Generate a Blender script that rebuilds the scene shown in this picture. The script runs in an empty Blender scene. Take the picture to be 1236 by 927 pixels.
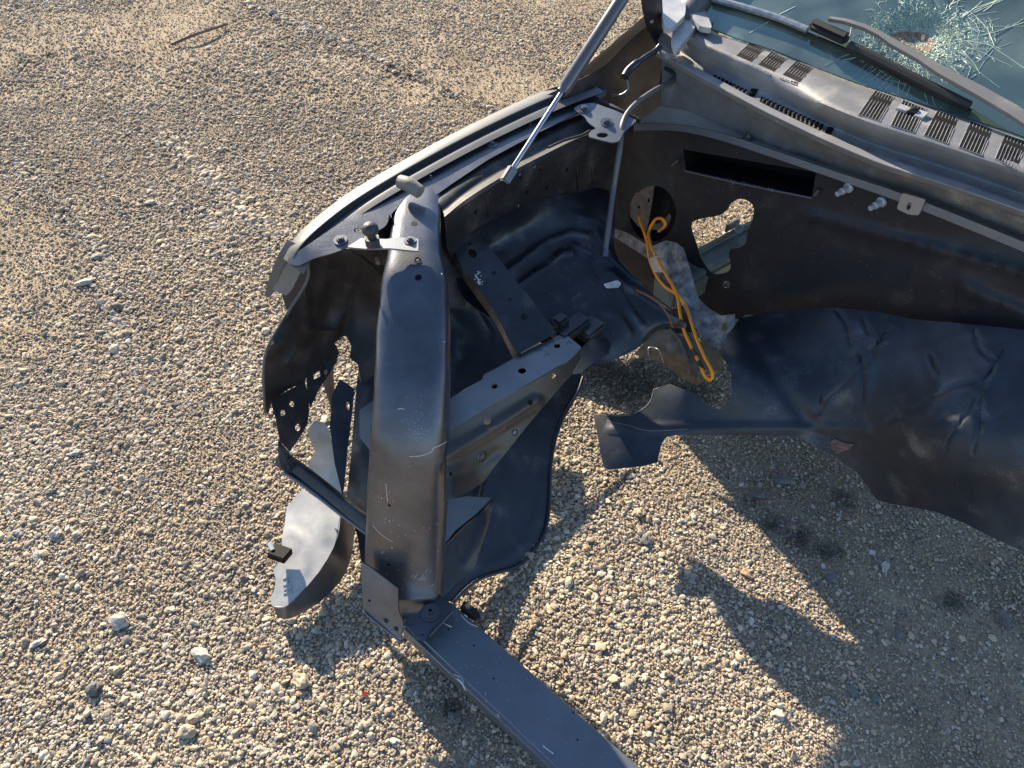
import bpy, bmesh, math, random
import numpy as np
from mathutils import Vector, Matrix, geometry, noise
from mathutils.bvhtree import BVHTree

random.seed(7); rng = np.random.default_rng(11)
C = bpy.context.scene
COL = C.collection
R = math.radians

# ---------------------------------------------------------------- camera
H = 1.75; PITCH = R(48); F = 900.0; CX, CY = 618.0, 463.5
cd = bpy.data.cameras.new('camera'); cam = bpy.data.objects.new('camera', cd); COL.objects.link(cam)
cam.location = (0, 0, H); cam.rotation_euler = (R(90) - PITCH, 0, 0)
cd.sensor_width = 36; cd.lens = 36 * F / 1236; cd.clip_start = 0.02; cd.clip_end = 600
C.camera = cam

# ---------------------------------------------------------------- light
SUN_E = R(24); SD = Vector((0.5, -0.866, 0)).normalized()       # direction the light travels on the ground
w = bpy.data.worlds.new('World'); C.world = w; w.use_nodes = True
nt = w.node_tree; bg = nt.nodes['Background']
sky = nt.nodes.new('ShaderNodeTexSky'); sky.sky_type = 'NISHITA'; sky.sun_disc = False
sky.sun_elevation = SUN_E; sky.sun_rotation = math.atan2(-SD.x, -SD.y)
sky.air_density = 1.0; sky.dust_density = 0.4; sky.ozone_density = 2.5
nt.links.new(sky.outputs[0], bg.inputs[0]); bg.inputs[1].default_value = 0.092
sl = bpy.data.lights.new('sun', 'SUN'); sl.energy = 5.0; sl.angle = R(0.55); sl.color = (1.0, 0.875, 0.675)
so = bpy.data.objects.new('sun', sl); COL.objects.link(so)
tr = Vector((SD.x * math.cos(SUN_E), SD.y * math.cos(SUN_E), -math.sin(SUN_E)))
so.rotation_euler = tr.to_track_quat('-Z', 'Y').to_euler()
C.view_settings.view_transform = 'Standard'; C.view_settings.look = 'None'
C.view_settings.gamma = 1; C.view_settings.exposure = 1.28
C.cycles.max_bounces = 6; C.cycles.diffuse_bounces = 3; C.cycles.glossy_bounces = 3

# ---------------------------------------------------------------- helpers: places
ER = Vector((0.695, 0.719, 0)).normalized(); EL = Vector((ER.y, -ER.x, 0))    # truck: rearward, across
def ray(px, py):
    u = (px - CX) / F; v = (CY - py) / F
    return Vector((u, math.cos(PITCH) + v * math.sin(PITCH), -math.sin(PITCH) + v * math.cos(PITCH)))
CAM = Vector((0, 0, H))
def P(px, py, z=None, r=None, l=None, d=None, y=None):
    q = ray(px, py)
    if z is not None: d = (z - H) / q.z
    elif r is not None: d = r / q.dot(ER)
    elif l is not None: d = l / q.dot(EL)
    elif y is not None: d = y / q.y
    return CAM + q * d
def T(r, l, z): return ER * r + EL * l + Vector((0, 0, z))
def depth(p, px, py):
    q = ray(px, py); return (p - CAM).dot(q) / q.dot(q)

ROOT_LOC = T(1.1, -0.35, 0)
def link(name, me, mat, parent=None, loc=None):
    o = bpy.data.objects.new(name, me); COL.objects.link(o)
    if mat: me.materials.append(mat)
    if parent: o.parent = parent
    return o
def finish(name, bm, mat, parent, smooth=40, world=True):
    """bm is in world coordinates; parts live in their root's space"""
    if parent:
        off = Vector((0, 0, 0)); p = parent
        while p: off += p.location; p = p.parent
        for v in bm.verts: v.co -= off
    bmesh.ops.recalc_face_normals(bm, faces=bm.faces[:])
    me = bpy.data.meshes.new(name); bm.to_mesh(me); bm.free()
    me.polygons.foreach_set('use_smooth', [True] * len(me.polygons))
    me.set_sharp_from_angle(angle=R(smooth))
    return link(name, me, mat, parent)
def tag(o, label=None, cat=None, group=None, kind=None):
    if label: o['label'] = label
    if cat: o['category'] = cat
    if group: o['group'] = group
    if kind: o['kind'] = kind
    return o

def tps(ctrl):
    """smooth depth surface through control points (px, py, {z/r/l/d}); returns depth function on 1/d"""
    X = np.array([(c[0], c[1]) for c in ctrl], float) / 300
    V = np.array([1 / depth(P(c[0], c[1], **c[2]), c[0], c[1]) for c in ctrl])
    n = len(X)
    def U(r2): return np.where(r2 > 1e-12, r2 * np.log(np.maximum(r2, 1e-12)), 0)
    D2 = ((X[:, None] - X[None]) ** 2).sum(-1)
    K = U(D2) + np.eye(n) * 1e-5
    A = np.zeros((n + 3, n + 3)); A[:n, :n] = K; A[:n, n] = 1; A[:n, n + 1:] = X; A[n, :n] = 1; A[n + 1:, :n] = X.T
    b = np.zeros(n + 3); b[:n] = V
    s = np.linalg.lstsq(A, b, rcond=None)[0]
    def f(px, py):
        q = np.array([px, py]) / 300
        return 1 / (U(((X - q) ** 2).sum(-1)) @ s[:n] + s[n] + s[n + 1:] @ q)
    return f
def planef(**k): return lambda px, py: depth(P(px, py, **k), px, py)

def segdist(p, poly):
    best = 1e9
    for a, b in zip(poly, poly[1:]):
        ax, ay = a; bx, by = b; dx, dy = bx - ax, by - ay
        L = dx * dx + dy * dy or 1e-9
        t = max(0, min(1, ((p[0] - ax) * dx + (p[1] - ay) * dy) / L))
        best = min(best, math.hypot(p[0] - ax - t * dx, p[1] - ay - t * dy))
    return best
def inside(p, poly):
    c = False; n = len(poly)
    for i in range(n):
        x1, y1 = poly[i]; x2, y2 = poly[(i + 1) % n]
        if (y1 > p[1]) != (y2 > p[1]) and p[0] < (x2 - x1) * (p[1] - y1) / (y2 - y1) + x1: c = not c
    return c
def ell(cx, cy, a, b=None, rot=0, n=14):
    b = b or a; ca, sa = math.cos(rot), math.sin(rot)
    return [(cx + a * math.cos(t) * ca - b * math.sin(t) * sa, cy + a * math.cos(t) * sa + b * math.sin(t) * ca)
            for t in [2 * math.pi * i / n for i in range(n)]]
def rounded(poly, rad=3, n=4):
    out = []; m = len(poly)
    for i in range(m):
        p0 = Vector(poly[i - 1]); p = Vector(poly[i]); p2 = Vector(poly[(i + 1) % m])
        a = (p0 - p); b = (p2 - p); k = min(rad, a.length * .45, b.length * .45)
        A = p + a.normalized() * k; B = p + b.normalized() * k
        for j in range(n + 1):
            t = j / n; q = A * (1 - t) ** 2 + p * 2 * t * (1 - t) + B * t * t
            out.append((q.x, q.y))
    return out
def smoothline(pts, n=6, closed=False):
    P_ = [Vector(p) for p in pts]; out = []; m = len(P_)
    rngi = range(m) if closed else range(m - 1)
    for i in rngi:
        p1 = P_[i]; p2 = P_[(i + 1) % m]
        p0 = P_[i - 1] if (i > 0 or closed) else p1 * 2 - p2
        p3 = P_[(i + 2) % m] if (i + 2 < m or closed) else p2 * 2 - p1
        for j in range(n):
            t = j / n
            out.append(0.5 * ((2 * p1) + (p2 - p0) * t + (2 * p0 - 5 * p1 + 4 * p2 - p3) * t * t + (3 * p1 - p0 - 3 * p2 + p3) * t ** 3))
    if not closed: out.append(P_[-1])
    return out

def patch(name, outline, f, mat, parent, holes=(), step=10, thick=0.002, bump=None, smooth=40, ret=False, creases=()):
    """sheet metal panel: outline with holes, its own 3D depth field, real thickness"""
    pts = []; edges = []
    def loop(poly, closed=True):
        dense = []
        m = len(poly)
        for i in range(m):
            a = poly[i]; b = poly[(i + 1) % m]; L = math.hypot(b[0] - a[0], b[1] - a[1]); k = max(1, int(L / (step * 1.2)))
            for j in range(k): dense.append((a[0] + (b[0] - a[0]) * j / k, a[1] + (b[1] - a[1]) * j / k))
        s = len(pts); pts.extend(dense)
        for i in range(len(dense)): edges.append((s + i, s + (i + 1) % len(dense)))
    loop(outline)
    for h in holes: loop(h)
    crl = []
    for L in creases:
        L = [tuple(v) for v in smoothline([Vector(p) for p in L], 3)]
        for o_ in (0, -3.2, 3.2):
            q = []
            for i, p in enumerate(L):
                a_ = Vector(L[max(0, i - 1)]); b_ = Vector(L[min(len(L) - 1, i + 1)]); t_ = (b_ - a_).normalized()
                c_ = (p[0] - t_.y * o_, p[1] + t_.x * o_)
                if inside(c_, outline): q.append(c_)
            s0 = len(pts); pts.extend(q)
            if o_ == 0: edges.extend((s0 + i, s0 + i + 1) for i in range(len(q) - 1))
        crl.append(L)
    xs = [p[0] for p in outline]; ys = [p[1] for p in outline]
    y = min(ys); k = 0; border = outline + [outline[0]]; hb = [list(h) + [h[0]] for h in holes]
    while y < max(ys):
        x = min(xs) + (step / 2 if k % 2 else 0)
        while x < max(xs):
            q = (x, y)
            if inside(q, outline) and segdist(q, border) > step * .45 and not any(inside(q, h) for h in holes) and not any(segdist(q, h) < min(step * .45, 3) for h in hb) and not any(segdist(q, L) < 4.6 for L in crl):
                pts.append(q)
            x += step
        y += step * .87; k += 1
    V2, E2, F2, *_ = geometry.delaunay_2d_cdt([Vector(p) for p in pts], edges, [], 0, 1e-4)
    bm = bmesh.new(); vs = []
    for v in V2:
        d = f(v.x, v.y)
        if bump: d -= bump(v.x, v.y)
        vs.append(bm.verts.new(CAM + ray(v.x, v.y) * d))
    for t in F2:
        c = sum((V2[i] for i in t), Vector((0, 0))) / len(t)
        if inside(c, outline) and not any(inside(c, h) for h in holes):
            try: bm.faces.new([vs[i] for i in t])
            except ValueError: pass
    bmesh.ops.delete(bm, geom=[v for v in bm.verts if not v.link_faces], context='VERTS')
    bm.normal_update()
    # orient toward camera
    a = sum((fc.normal.dot(CAM - fc.calc_center_median()) for fc in bm.faces))
    if a < 0: bmesh.ops.reverse_faces(bm, faces=bm.faces[:])
    if thick:
        bm.normal_update()
        front = bm.verts[:]; nn = [v.normal.copy() for v in front]; fr = bm.faces[:]
        bedges = [(e.verts[0], e.verts[1], e.link_faces[0]) for e in bm.edges if len(e.link_faces) == 1]
        back = {v: bm.verts.new(v.co - n * thick) for v, n in zip(front, nn)}
        for fc in fr: bm.faces.new([back[v] for v in reversed(fc.verts[:])])
        for a_, b_, fc in bedges:
            try: bm.faces.new([a_, b_, back[b_], back[a_]])
            except ValueError: pass
    bv = BVHTree.FromBMesh(bm)
    o = finish(name, bm, mat, parent, smooth)
    return (o, bv) if ret else o

def topx(p):
    q = p - CAM; c_, s_ = math.cos(PITCH), math.sin(PITCH); dp = q.y * c_ - q.z * s_
    return CX + F * q.x / dp, CY - F * (q.y * s_ + q.z * c_) / dp
def loft(name, rows, mat, parent, n=5, m=4, thick=0.002, smooth=35, closed=False, sub_rows=True, flip=False, bump=None):
    """rows: lists of 3D points, same count; spline along each row and (sub_rows) across rows"""
    G = [smoothline(r, n) for r in rows]
    if sub_rows:
        cols = [smoothline([g[i] for g in G], m) for i in range(len(G[0]))]
        G = [[c[j] for c in cols] for j in range(len(cols[0]))]
    bm = bmesh.new(); V = [[bm.verts.new(p) for p in r] for r in G]
    if bump:
        for r in V:
            for v in r: v.co += (CAM - v.co).normalized() * bump(*topx(v.co))
    for a, b in zip(V, V[1:]):
        for i in range(len(a) - 1): bm.faces.new([a[i], a[i + 1], b[i + 1], b[i]])
    bm.normal_update()
    s = sum((fc.normal.dot(CAM - fc.calc_center_median()) for fc in bm.faces))
    if (s < 0) != flip: bmesh.ops.reverse_faces(bm, faces=bm.faces[:])
    if thick:
        bm.normal_update(); front = bm.verts[:]; nn = [v.normal.copy() for v in front]; fr = bm.faces[:]
        bedges = [(e.verts[0], e.verts[1]) for e in bm.edges if len(e.link_faces) == 1]
        back = {v: bm.verts.new(v.co - q * thick) for v, q in zip(front, nn)}
        for fc in fr: bm.faces.new([back[v] for v in reversed(fc.verts[:])])
        for a_, b_ in bedges: bm.faces.new([a_, b_, back[b_], back[a_]])
    bv = BVHTree.FromBMesh(bm)
    o = finish(name, bm, mat, parent, smooth); o_bv[name] = bv
    return o, bv
o_bv = {}
def tube_bm(bm, pts, rad, seg=8, n=5, caps=True):
    ps = smoothline(pts, n) if n > 1 else [Vector(p) for p in pts]
    rr = rad if callable(rad) else (lambda t: rad)
    prev = None; up = None; rings = []
    for i, p in enumerate(ps):
        t = (ps[min(i + 1, len(ps) - 1)] - ps[max(i - 1, 0)]).normalized()
        if up is None:
            up = t.orthogonal().normalized()
        up = (up - t * up.dot(t)).normalized(); sd = t.cross(up)
        r_ = rr(i / (len(ps) - 1))
        rings.append([bm.verts.new(p + (up * math.cos(a) + sd * math.sin(a)) * r_) for a in [2 * math.pi * k / seg for k in range(seg)]])
    for a, b in zip(rings, rings[1:]):
        for k in range(seg): bm.faces.new([a[k], a[(k + 1) % seg], b[(k + 1) % seg], b[k]])
    if caps: bm.faces.new(rings[0][::-1]); bm.faces.new(rings[-1])
def tube(name, pts, rad, mat, parent, seg=10, n=5):
    bm = bmesh.new(); tube_bm(bm, pts, rad, seg, n); return finish(name, bm, mat, parent)
def sweep(name, stations, mat, parent, seg=28, e=3.0, n=6, bump=None):
    """stations: (centre, half_width, half_depth, width_axis); superellipse rings"""
    cs = smoothline([s[0] for s in stations], n); k = len(stations) - 1
    bm = bmesh.new(); rings = []
    for i, c in enumerate(cs):
        t = i / n; j = min(int(t), k - 1); u = t - j; u = u * u * (3 - 2 * u)
        a = stations[j][1] * (1 - u) + stations[j + 1][1] * u; b = stations[j][2] * (1 - u) + stations[j + 1][2] * u
        wv = stations[j][3] * (1 - u) + stations[j + 1][3] * u
        tg = (cs[min(i + 1, len(cs) - 1)] - cs[max(i - 1, 0)]).normalized()
        wv = (wv - tg * wv.dot(tg)).normalized(); nv = tg.cross(wv)
        ring = []
        for q in range(seg):
            th = 2 * math.pi * q / seg; cx_, sx = math.cos(th), math.sin(th)
            x = math.copysign(abs(cx_) ** (2 / e), cx_) * a; y_ = math.copysign(abs(sx) ** (2 / e), sx) * b
            ring.append(bm.verts.new(c + wv * x + nv * y_))
        rings.append(ring)
    for a, b in zip(rings, rings[1:]):
        for q in range(seg): bm.faces.new([a[q], a[(q + 1) % seg], b[(q + 1) % seg], b[q]])
    bm.faces.new(rings[0][::-1]); bm.faces.new(rings[-1])
    if bump:
        for v in bm.verts: v.co += bump(v.co)
    bmesh.ops.recalc_face_normals(bm, faces=bm.faces[:])
    bv = BVHTree.FromBMesh(bm)
    o = finish(name, bm, mat, parent, 50); o_bv[name] = bv
    return o
def box_bm(bm, c, ax, ay, az, bev=0.0):
    m = Matrix((ax, ay, az)).transposed().to_4x4(); m.translation = c
    g = bmesh.ops.create_cube(bm, size=2, matrix=m)
    if bev: bmesh.ops.bevel(bm, geom=list({e for v in g['verts'] for e in v.link_edges}), offset=bev, segments=2, affect='EDGES')
def cyl_bm(bm, c, axis, r1, h, seg=16, r2=None):
    q = axis.to_track_quat('Z', 'Y').to_matrix().to_4x4(); q.translation = c + axis.normalized() * h / 2
    bmesh.ops.create_cone(bm, cap_ends=True, segments=seg, radius1=r1, radius2=r1 if r2 is None else r2, depth=h, matrix=q)
def hit(bv, px, py):
    q = ray(px, py); p, nrm, i, d = bv.ray_cast(CAM, q.normalized())
    if p is None: return None, None
    if nrm.dot(q) > 0: nrm = -nrm
    return p, nrm
def bolt(bv_or_pn, px=None, py=None, rad=0.008, mat=None, parent=None, name='bolt', washer=True, h=.006):
    p, nrm = hit(bv_or_pn, px, py) if px is not None else bv_or_pn
    if p is None: print('miss', name, px, py); return
    bm = bmesh.new()
    if washer: cyl_bm(bm, p - nrm * .001, nrm, rad * 1.75, .003, 20)
    cyl_bm(bm, p + nrm * .0015, nrm, rad, h, 6)
    cyl_bm(bm, p + nrm * (h + .001), nrm, rad * .55, .003, 12)
    return finish(name, bm, mat, parent, 30)
def ringhole(bv, px, py, rad, mat, parent, name='bolt_hole', lip=None):
    """a pressed hole: dark plug set in, with a thin rolled lip"""
    p, nrm = hit(bv, px, py)
    if p is None: print('miss', name, px, py); return
    bm = bmesh.new(); cyl_bm(bm, p - nrm * .003, nrm, rad, .0034, 20)
    return finish(name, bm, mat, parent, 30)
def hexplate(): pass

def merge(target, bm, mt):
    """surface marks belong to the mesh of the part they are on"""
    off = Vector((0, 0, 0)); p = target.parent
    while p: off += p.location; p = p.parent
    me = target.data; me.materials.append(mt); k = len(me.materials) - 1
    sharp = None
    b2 = bmesh.new(); b2.from_mesh(me)
    vm = {v: b2.verts.new(v.co - off) for v in bm.verts}
    for f_ in bm.faces:
        try: nf = b2.faces.new([vm[v] for v in f_.verts]); nf.material_index = k; nf.smooth = True
        except ValueError: pass
    b2.to_mesh(me); b2.free(); bm.free()
# ---------------------------------------------------------------- materials
def mat(name, color, rough=.5, metal=0, spec=.5, coat=0, bump=0, bscale=200, var=0, vscale=8, color2=None, rvar=0, speck=0, speckcol=(.5, .48, .44), spscale=900):
    m = bpy.data.materials.new(name); m.use_nodes = True; t = m.node_tree; b = t.nodes['Principled BSDF']
    b.inputs['Base Color'].default_value = (*color, 1); b.inputs['Roughness'].default_value = rough
    b.inputs['Metallic'].default_value = metal; b.inputs['Specular IOR Level'].default_value = spec
    b.inputs['Coat Weight'].default_value = coat; b.inputs['Coat Roughness'].default_value = .15
    tc = t.nodes.new('ShaderNodeTexCoord')
    N = lambda ty: t.nodes.new(ty)
    last = None
    if var or color2:
        n = N('ShaderNodeTexNoise'); n.inputs['Scale'].default_value = vscale; n.inputs['Detail'].default_value = 6; n.inputs['Roughness'].default_value = .65
        t.links.new(tc.outputs['Object'], n.inputs['Vector'])
        r = N('ShaderNodeValToRGB'); r.color_ramp.elements[0].position = .35; r.color_ramp.elements[1].position = .68
        c2 = color2 or tuple(min(1, c * (1 + var)) for c in color); c1 = color if color2 else tuple(c * (1 - var) for c in color)
        r.color_ramp.elements[0].color = (*c1, 1); r.color_ramp.elements[1].color = (*c2, 1)
        t.links.new(n.outputs[0], r.inputs[0]); last = r.outputs[0]
    if speck:
        n = N('ShaderNodeTexNoise'); n.inputs['Scale'].default_value = spscale; n.inputs['Detail'].default_value = 2
        n2 = N('ShaderNodeTexNoise'); n2.inputs['Scale'].default_value = 14; n2.inputs['Detail'].default_value = 4
        t.links.new(tc.outputs['Object'], n.inputs['Vector']); t.links.new(tc.outputs['Object'], n2.inputs['Vector'])
        mu = N('ShaderNodeMath'); mu.operation = 'MULTIPLY'; t.links.new(n.outputs[0], mu.inputs[0]); t.links.new(n2.outputs[0], mu.inputs[1])
        mr = N('ShaderNodeMapRange'); mr.inputs['From Min'].default_value = .36 - .1 * speck; mr.inputs['From Max'].default_value = .44 - .1 * speck
        t.links.new(mu.outputs[0], mr.inputs[0])
        mx = N('ShaderNodeMix'); mx.data_type = 'RGBA'; mx.inputs[7].default_value = (*speckcol, 1)
        if last: t.links.new(last, mx.inputs[6])
        else: mx.inputs[6].default_value = (*color, 1)
        t.links.new(mr.outputs[0], mx.inputs[0]); last = mx.outputs[2]
    if last: t.links.new(last, b.inputs['Base Color'])
    if rvar:
        n = N('ShaderNodeTexNoise'); n.inputs['Scale'].default_value = 11; n.inputs['Detail'].default_value = 5
        t.links.new(tc.outputs['Object'], n.inputs['Vector'])
        mr = N('ShaderNodeMapRange'); mr.inputs['From Min'].default_value = .3; mr.inputs['From Max'].default_value = .7
        mr.inputs['To Min'].default_value = max(.05, rough - rvar); mr.inputs['To Max'].default_value = rough + rvar
        t.links.new(n.outputs[0], mr.inputs[0]); t.links.new(mr.outputs[0], b.inputs['Roughness'])
    if bump:
        n = N('ShaderNodeTexNoise'); n.inputs['Scale'].default_value = bscale; n.inputs['Detail'].default_value = 3
        t.links.new(tc.outputs['Object'], n.inputs['Vector'])
        bp = N('ShaderNodeBump'); bp.inputs['Strength'].default_value = bump; bp.inputs['Distance'].default_value = .002
        t.links.new(n.outputs[0], bp.inputs['Height']); t.links.new(bp.outputs[0], b.inputs['Normal'])
    return m
M = {}
M['paint'] = mat('black_satin_paint', (.026, .029, .038), .32, metal=.3, spec=.8, bump=.12, bscale=120, var=.35, rvar=.10, speck=.35, speckcol=(.14, .13, .12))
M['tube'] = mat('grey_black_paint', (.115, .125, .15), .33, metal=.7, spec=.8, bump=.18, bscale=260, var=.25, rvar=.07, speck=.35, speckcol=(.14, .13, .13))
M['beam'] = mat('charcoal_beam_paint', (.16, .18, .21), .45, metal=.5, spec=.8, bump=.12, bscale=300, var=.12, rvar=.05, speck=.2, speckcol=(.2, .19, .18))
M['primer'] = mat('dull_dark_primer', (.021, .020, .022), .5, spec=.4, bump=.2, bscale=90, var=.4, vscale=14, rvar=.1, speck=.4, speckcol=(.12, .10, .085))
M['fender'] = mat('fender_paint_with_glare', (.12, .12, .125), .48, metal=.2, spec=.4, coat=0, bump=.05, bscale=200, var=.12, rvar=.05)  # black gloss lightened to grey: sun glare put into the base colour
M['plastic'] = mat('faded_grey_plastic', (.21, .21, .22), .42, spec=.5, bump=.5, bscale=700, var=.2, vscale=10, rvar=.08, speck=.55, speckcol=(.46, .43, .38))
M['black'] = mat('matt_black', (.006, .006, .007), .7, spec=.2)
M['rubber'] = mat('black_rubber', (.018, .018, .018), .55, bump=.3, bscale=300)
M['steel'] = mat('polished_steel', (.55, .56, .6), .18, metal=1, rvar=.08)
M['zinc'] = mat('dull_zinc', (.42, .42, .43), .42, metal=.9, bump=.3, bscale=500, var=.3, vscale=60)
M['dark_bolt'] = mat('dark_bolt_steel', (.16, .165, .18), .35, metal=.8, bump=.2, bscale=300)
M['white'] = mat('chipped_white', (.75, .75, .74), .6, bump=.2)
M['galv'] = mat('scuffed_bare_steel', (.07, .08, .10), .45, metal=.3, spec=.6, color2=(.38, .38, .38), vscale=34, bump=.5, bscale=120)
M['brown'] = mat('dusty_brown_steel', (.085, .072, .058), .65, bump=.5, bscale=160, color2=(.17, .145, .115), vscale=40)
M['orange'] = mat('orange_cable_sheath', (1.0, .35, .012), .45, spec=.5, bump=.1)
M['tape'] = mat('black_tape', (.02, .02, .02), .5)
M['label'] = mat('white_paper_label', (.62, .62, .60), .6, bump=.1, color2=(.42, .42, .42), vscale=60)
M['trim'] = mat('grey_moulded_plastic', (.32, .325, .34), .35, spec=.6, bump=.1, bscale=400, color2=(.50, .49, .47), vscale=16)
M['sill'] = mat('grey_green_sill', (.12, .14, .13), .45, spec=.6, bump=.1, color2=(.2, .21, .19), vscale=12)
M['crumple'] = mat('slate_black_floor_panel', (.025, .033, .047), .44, metal=.25, spec=.6, bump=.15, bscale=60, var=.35, vscale=6, rvar=.1, speck=.12, speckcol=(.2, .2, .2))
M['dash'] = mat('grey_green_dashboard', (.05, .06, .055), .6, color2=(.16, .18, .15), vscale=7, bump=.3)
M['rust'] = mat('rusty_torn_metal', (.12, .05, .025), .8, bump=.8, bscale=300, color2=(.42, .26, .17), vscale=90)
# glass
m = bpy.data.materials.new('tinted_windscreen_glass'); m.use_nodes = True; t = m.node_tree; t.nodes.clear()
out = t.nodes.new('ShaderNodeOutputMaterial'); tp = t.nodes.new('ShaderNodeBsdfTransparent'); tp.inputs[0].default_value = (.50, .66, .60, 1)
gl = t.nodes.new('ShaderNodeBsdfGlossy'); gl.inputs['Roughness'].default_value = .06; gl.inputs[0].default_value = (.75, .95, .92, 1)
df = t.nodes.new('ShaderNodeBsdfDiffuse'); df.inputs[0].default_value = (.26, .34, .29, 1)
fr = t.nodes.new('ShaderNodeFresnel'); fr.inputs[0].default_value = 1.6
ms = t.nodes.new('ShaderNodeMixShader'); ms2 = t.nodes.new('ShaderNodeMixShader')
tc = t.nodes.new('ShaderNodeTexCoord'); nz = t.nodes.new('ShaderNodeTexNoise'); nz.inputs['Scale'].default_value = 7; nz.inputs['Detail'].default_value = 6
t.links.new(tc.outputs['Object'], nz.inputs[0])
mr = t.nodes.new('ShaderNodeMapRange'); mr.inputs['From Min'].default_value = .4; mr.inputs['From Max'].default_value = .75; mr.inputs['To Min'].default_value = .22; mr.inputs['To Max'].default_value = .62
t.links.new(nz.outputs[0], mr.inputs[0])
ad = t.nodes.new('ShaderNodeMath'); ad.operation = 'MULTIPLY_ADD'; ad.inputs[1].default_value = 1.5; ad.inputs[2].default_value = .12
t.links.new(fr.outputs[0], ad.inputs[0]); t.links.new(ad.outputs[0], ms.inputs[0])
t.links.new(mr.outputs[0], ms2.inputs[0]); t.links.new(tp.outputs[0], ms2.inputs[1]); t.links.new(df.outputs[0], ms2.inputs[2])
t.links.new(ms2.outputs[0], ms.inputs[1]); t.links.new(gl.outputs[0], ms.inputs[2]); t.links.new(ms.outputs[0], out.inputs[0])
M['glass'] = m
M['crack'] = mat('shattered_glass_white', (.70, .80, .70), .3, spec=.8, color2=(.38, .52, .46), vscale=60)

# ---------------------------------------------------------------- ground
def oil_and_shade(t, vec, col_out):
    """ragged dark blotches: oily stains, and shade painted into the ground colours"""
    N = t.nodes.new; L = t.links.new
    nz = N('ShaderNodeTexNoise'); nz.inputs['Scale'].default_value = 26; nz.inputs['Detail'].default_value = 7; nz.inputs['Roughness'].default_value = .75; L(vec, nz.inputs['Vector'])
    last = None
    for px, py, rad in ((765, 462, .16), (735, 450, .12), (825, 475, .12), (935, 632, .05), (965, 648, .06), (995, 662, .055), (1020, 603, .05), (905, 606, .035), (1150, 725, .05), (544, 852, .045)):  # dark spots, some of them deepening cast shade through the colour
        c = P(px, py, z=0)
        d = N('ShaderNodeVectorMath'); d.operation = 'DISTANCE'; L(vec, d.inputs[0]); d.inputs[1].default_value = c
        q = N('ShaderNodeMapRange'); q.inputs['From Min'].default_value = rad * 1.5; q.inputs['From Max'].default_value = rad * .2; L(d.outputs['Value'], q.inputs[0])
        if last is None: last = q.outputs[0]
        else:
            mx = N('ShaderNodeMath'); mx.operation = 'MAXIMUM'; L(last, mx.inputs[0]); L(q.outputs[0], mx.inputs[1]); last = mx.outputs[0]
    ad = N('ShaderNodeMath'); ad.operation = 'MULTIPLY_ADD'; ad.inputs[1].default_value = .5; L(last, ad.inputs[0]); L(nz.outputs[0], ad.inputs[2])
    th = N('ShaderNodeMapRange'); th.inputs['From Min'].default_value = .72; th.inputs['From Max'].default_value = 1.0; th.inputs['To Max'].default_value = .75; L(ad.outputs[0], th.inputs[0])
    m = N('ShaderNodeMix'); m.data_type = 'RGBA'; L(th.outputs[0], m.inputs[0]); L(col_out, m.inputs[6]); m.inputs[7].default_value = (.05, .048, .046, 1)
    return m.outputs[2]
def gz(x, y):
    return 0.012 * noise.noise(Vector((x * .9, y * .9, 3))) + 0.005 * noise.noise(Vector((x * 4, y * 4, 9)))
def build_ground():
    n = 190
    a = [math.sinh((i / (n - 1) * 2 - 1) * 5.2) / math.sinh(5.2) * 150 for i in range(n)]
    bm = bmesh.new(); V = [[bm.verts.new((x, y + 1.5, gz(x, y + 1.5) - .004)) for x in a] for y in a]
    for i in range(n - 1):
        for j in range(n - 1): bm.faces.new([V[i][j], V[i][j + 1], V[i + 1][j + 1], V[i + 1][j]])
    m = bpy.data.materials.new('sandy_grit'); m.use_nodes = True; t = m.node_tree; b = t.nodes['Principled BSDF']; N = t.nodes.new
    tc = N('ShaderNodeTexCoord')
    n1 = N('ShaderNodeTexNoise'); n1.inputs['Scale'].default_value = 3; n1.inputs['Detail'].default_value = 10; n1.inputs['Roughness'].default_value = .7
    n2 = N('ShaderNodeTexVoronoi'); n2.inputs['Scale'].default_value = 130
    n3 = N('ShaderNodeTexNoise'); n3.inputs['Scale'].default_value = 240; n3.inputs['Detail'].default_value = 4
    for q in (n1, n2, n3): t.links.new(tc.outputs['Object'], q.inputs['Vector'])
    r = N('ShaderNodeValToRGB'); r.color_ramp.elements[0].color = (.36, .285, .20, 1); r.color_ramp.elements[1].color = (.58, .47, .34, 1)
    r.color_ramp.elements[0].position = .35; r.color_ramp.elements[1].position = .65
    t.links.new(n1.outputs[0], r.inputs[0])
    mx = N('ShaderNodeMix'); mx.data_type = 'RGBA'; mx.blend_type = 'MULTIPLY'; mx.inputs[0].default_value = .55
    r2 = N('ShaderNodeValToRGB'); r2.color_ramp.elements[0].color = (.45, .45, .48, 1); r2.color_ramp.elements[1].color = (1.2, 1.15, 1.05, 1)
    t.links.new(n2.outputs['Color'], r2.inputs[0]); t.links.new(r.outputs[0], mx.inputs[6]); t.links.new(r2.outputs[0], mx.inputs[7])
    t.links.new(oil_and_shade(t, tc.outputs['Object'], mx.outputs[2]), b.inputs['Base Color']); b.inputs['Roughness'].default_value = .95; b.inputs['Specular IOR Level'].default_value = .15
    ad = N('ShaderNodeMath'); ad.operation = 'MULTIPLY_ADD'; ad.inputs[1].default_value = -1.2
    t.links.new(n2.outputs['Distance'], ad.inputs[0]); t.links.new(n3.outputs[0], ad.inputs[2])
    bp = N('ShaderNodeBump'); bp.inputs['Strength'].default_value = .9; bp.inputs['Distance'].default_value = .006
    t.links.new(ad.outputs[0], bp.inputs['Height']); t.links.new(bp.outputs[0], b.inputs['Normal'])
    o = finish('ground', bm, m, None); o['kind'] = 'structure'
build_ground()

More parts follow.
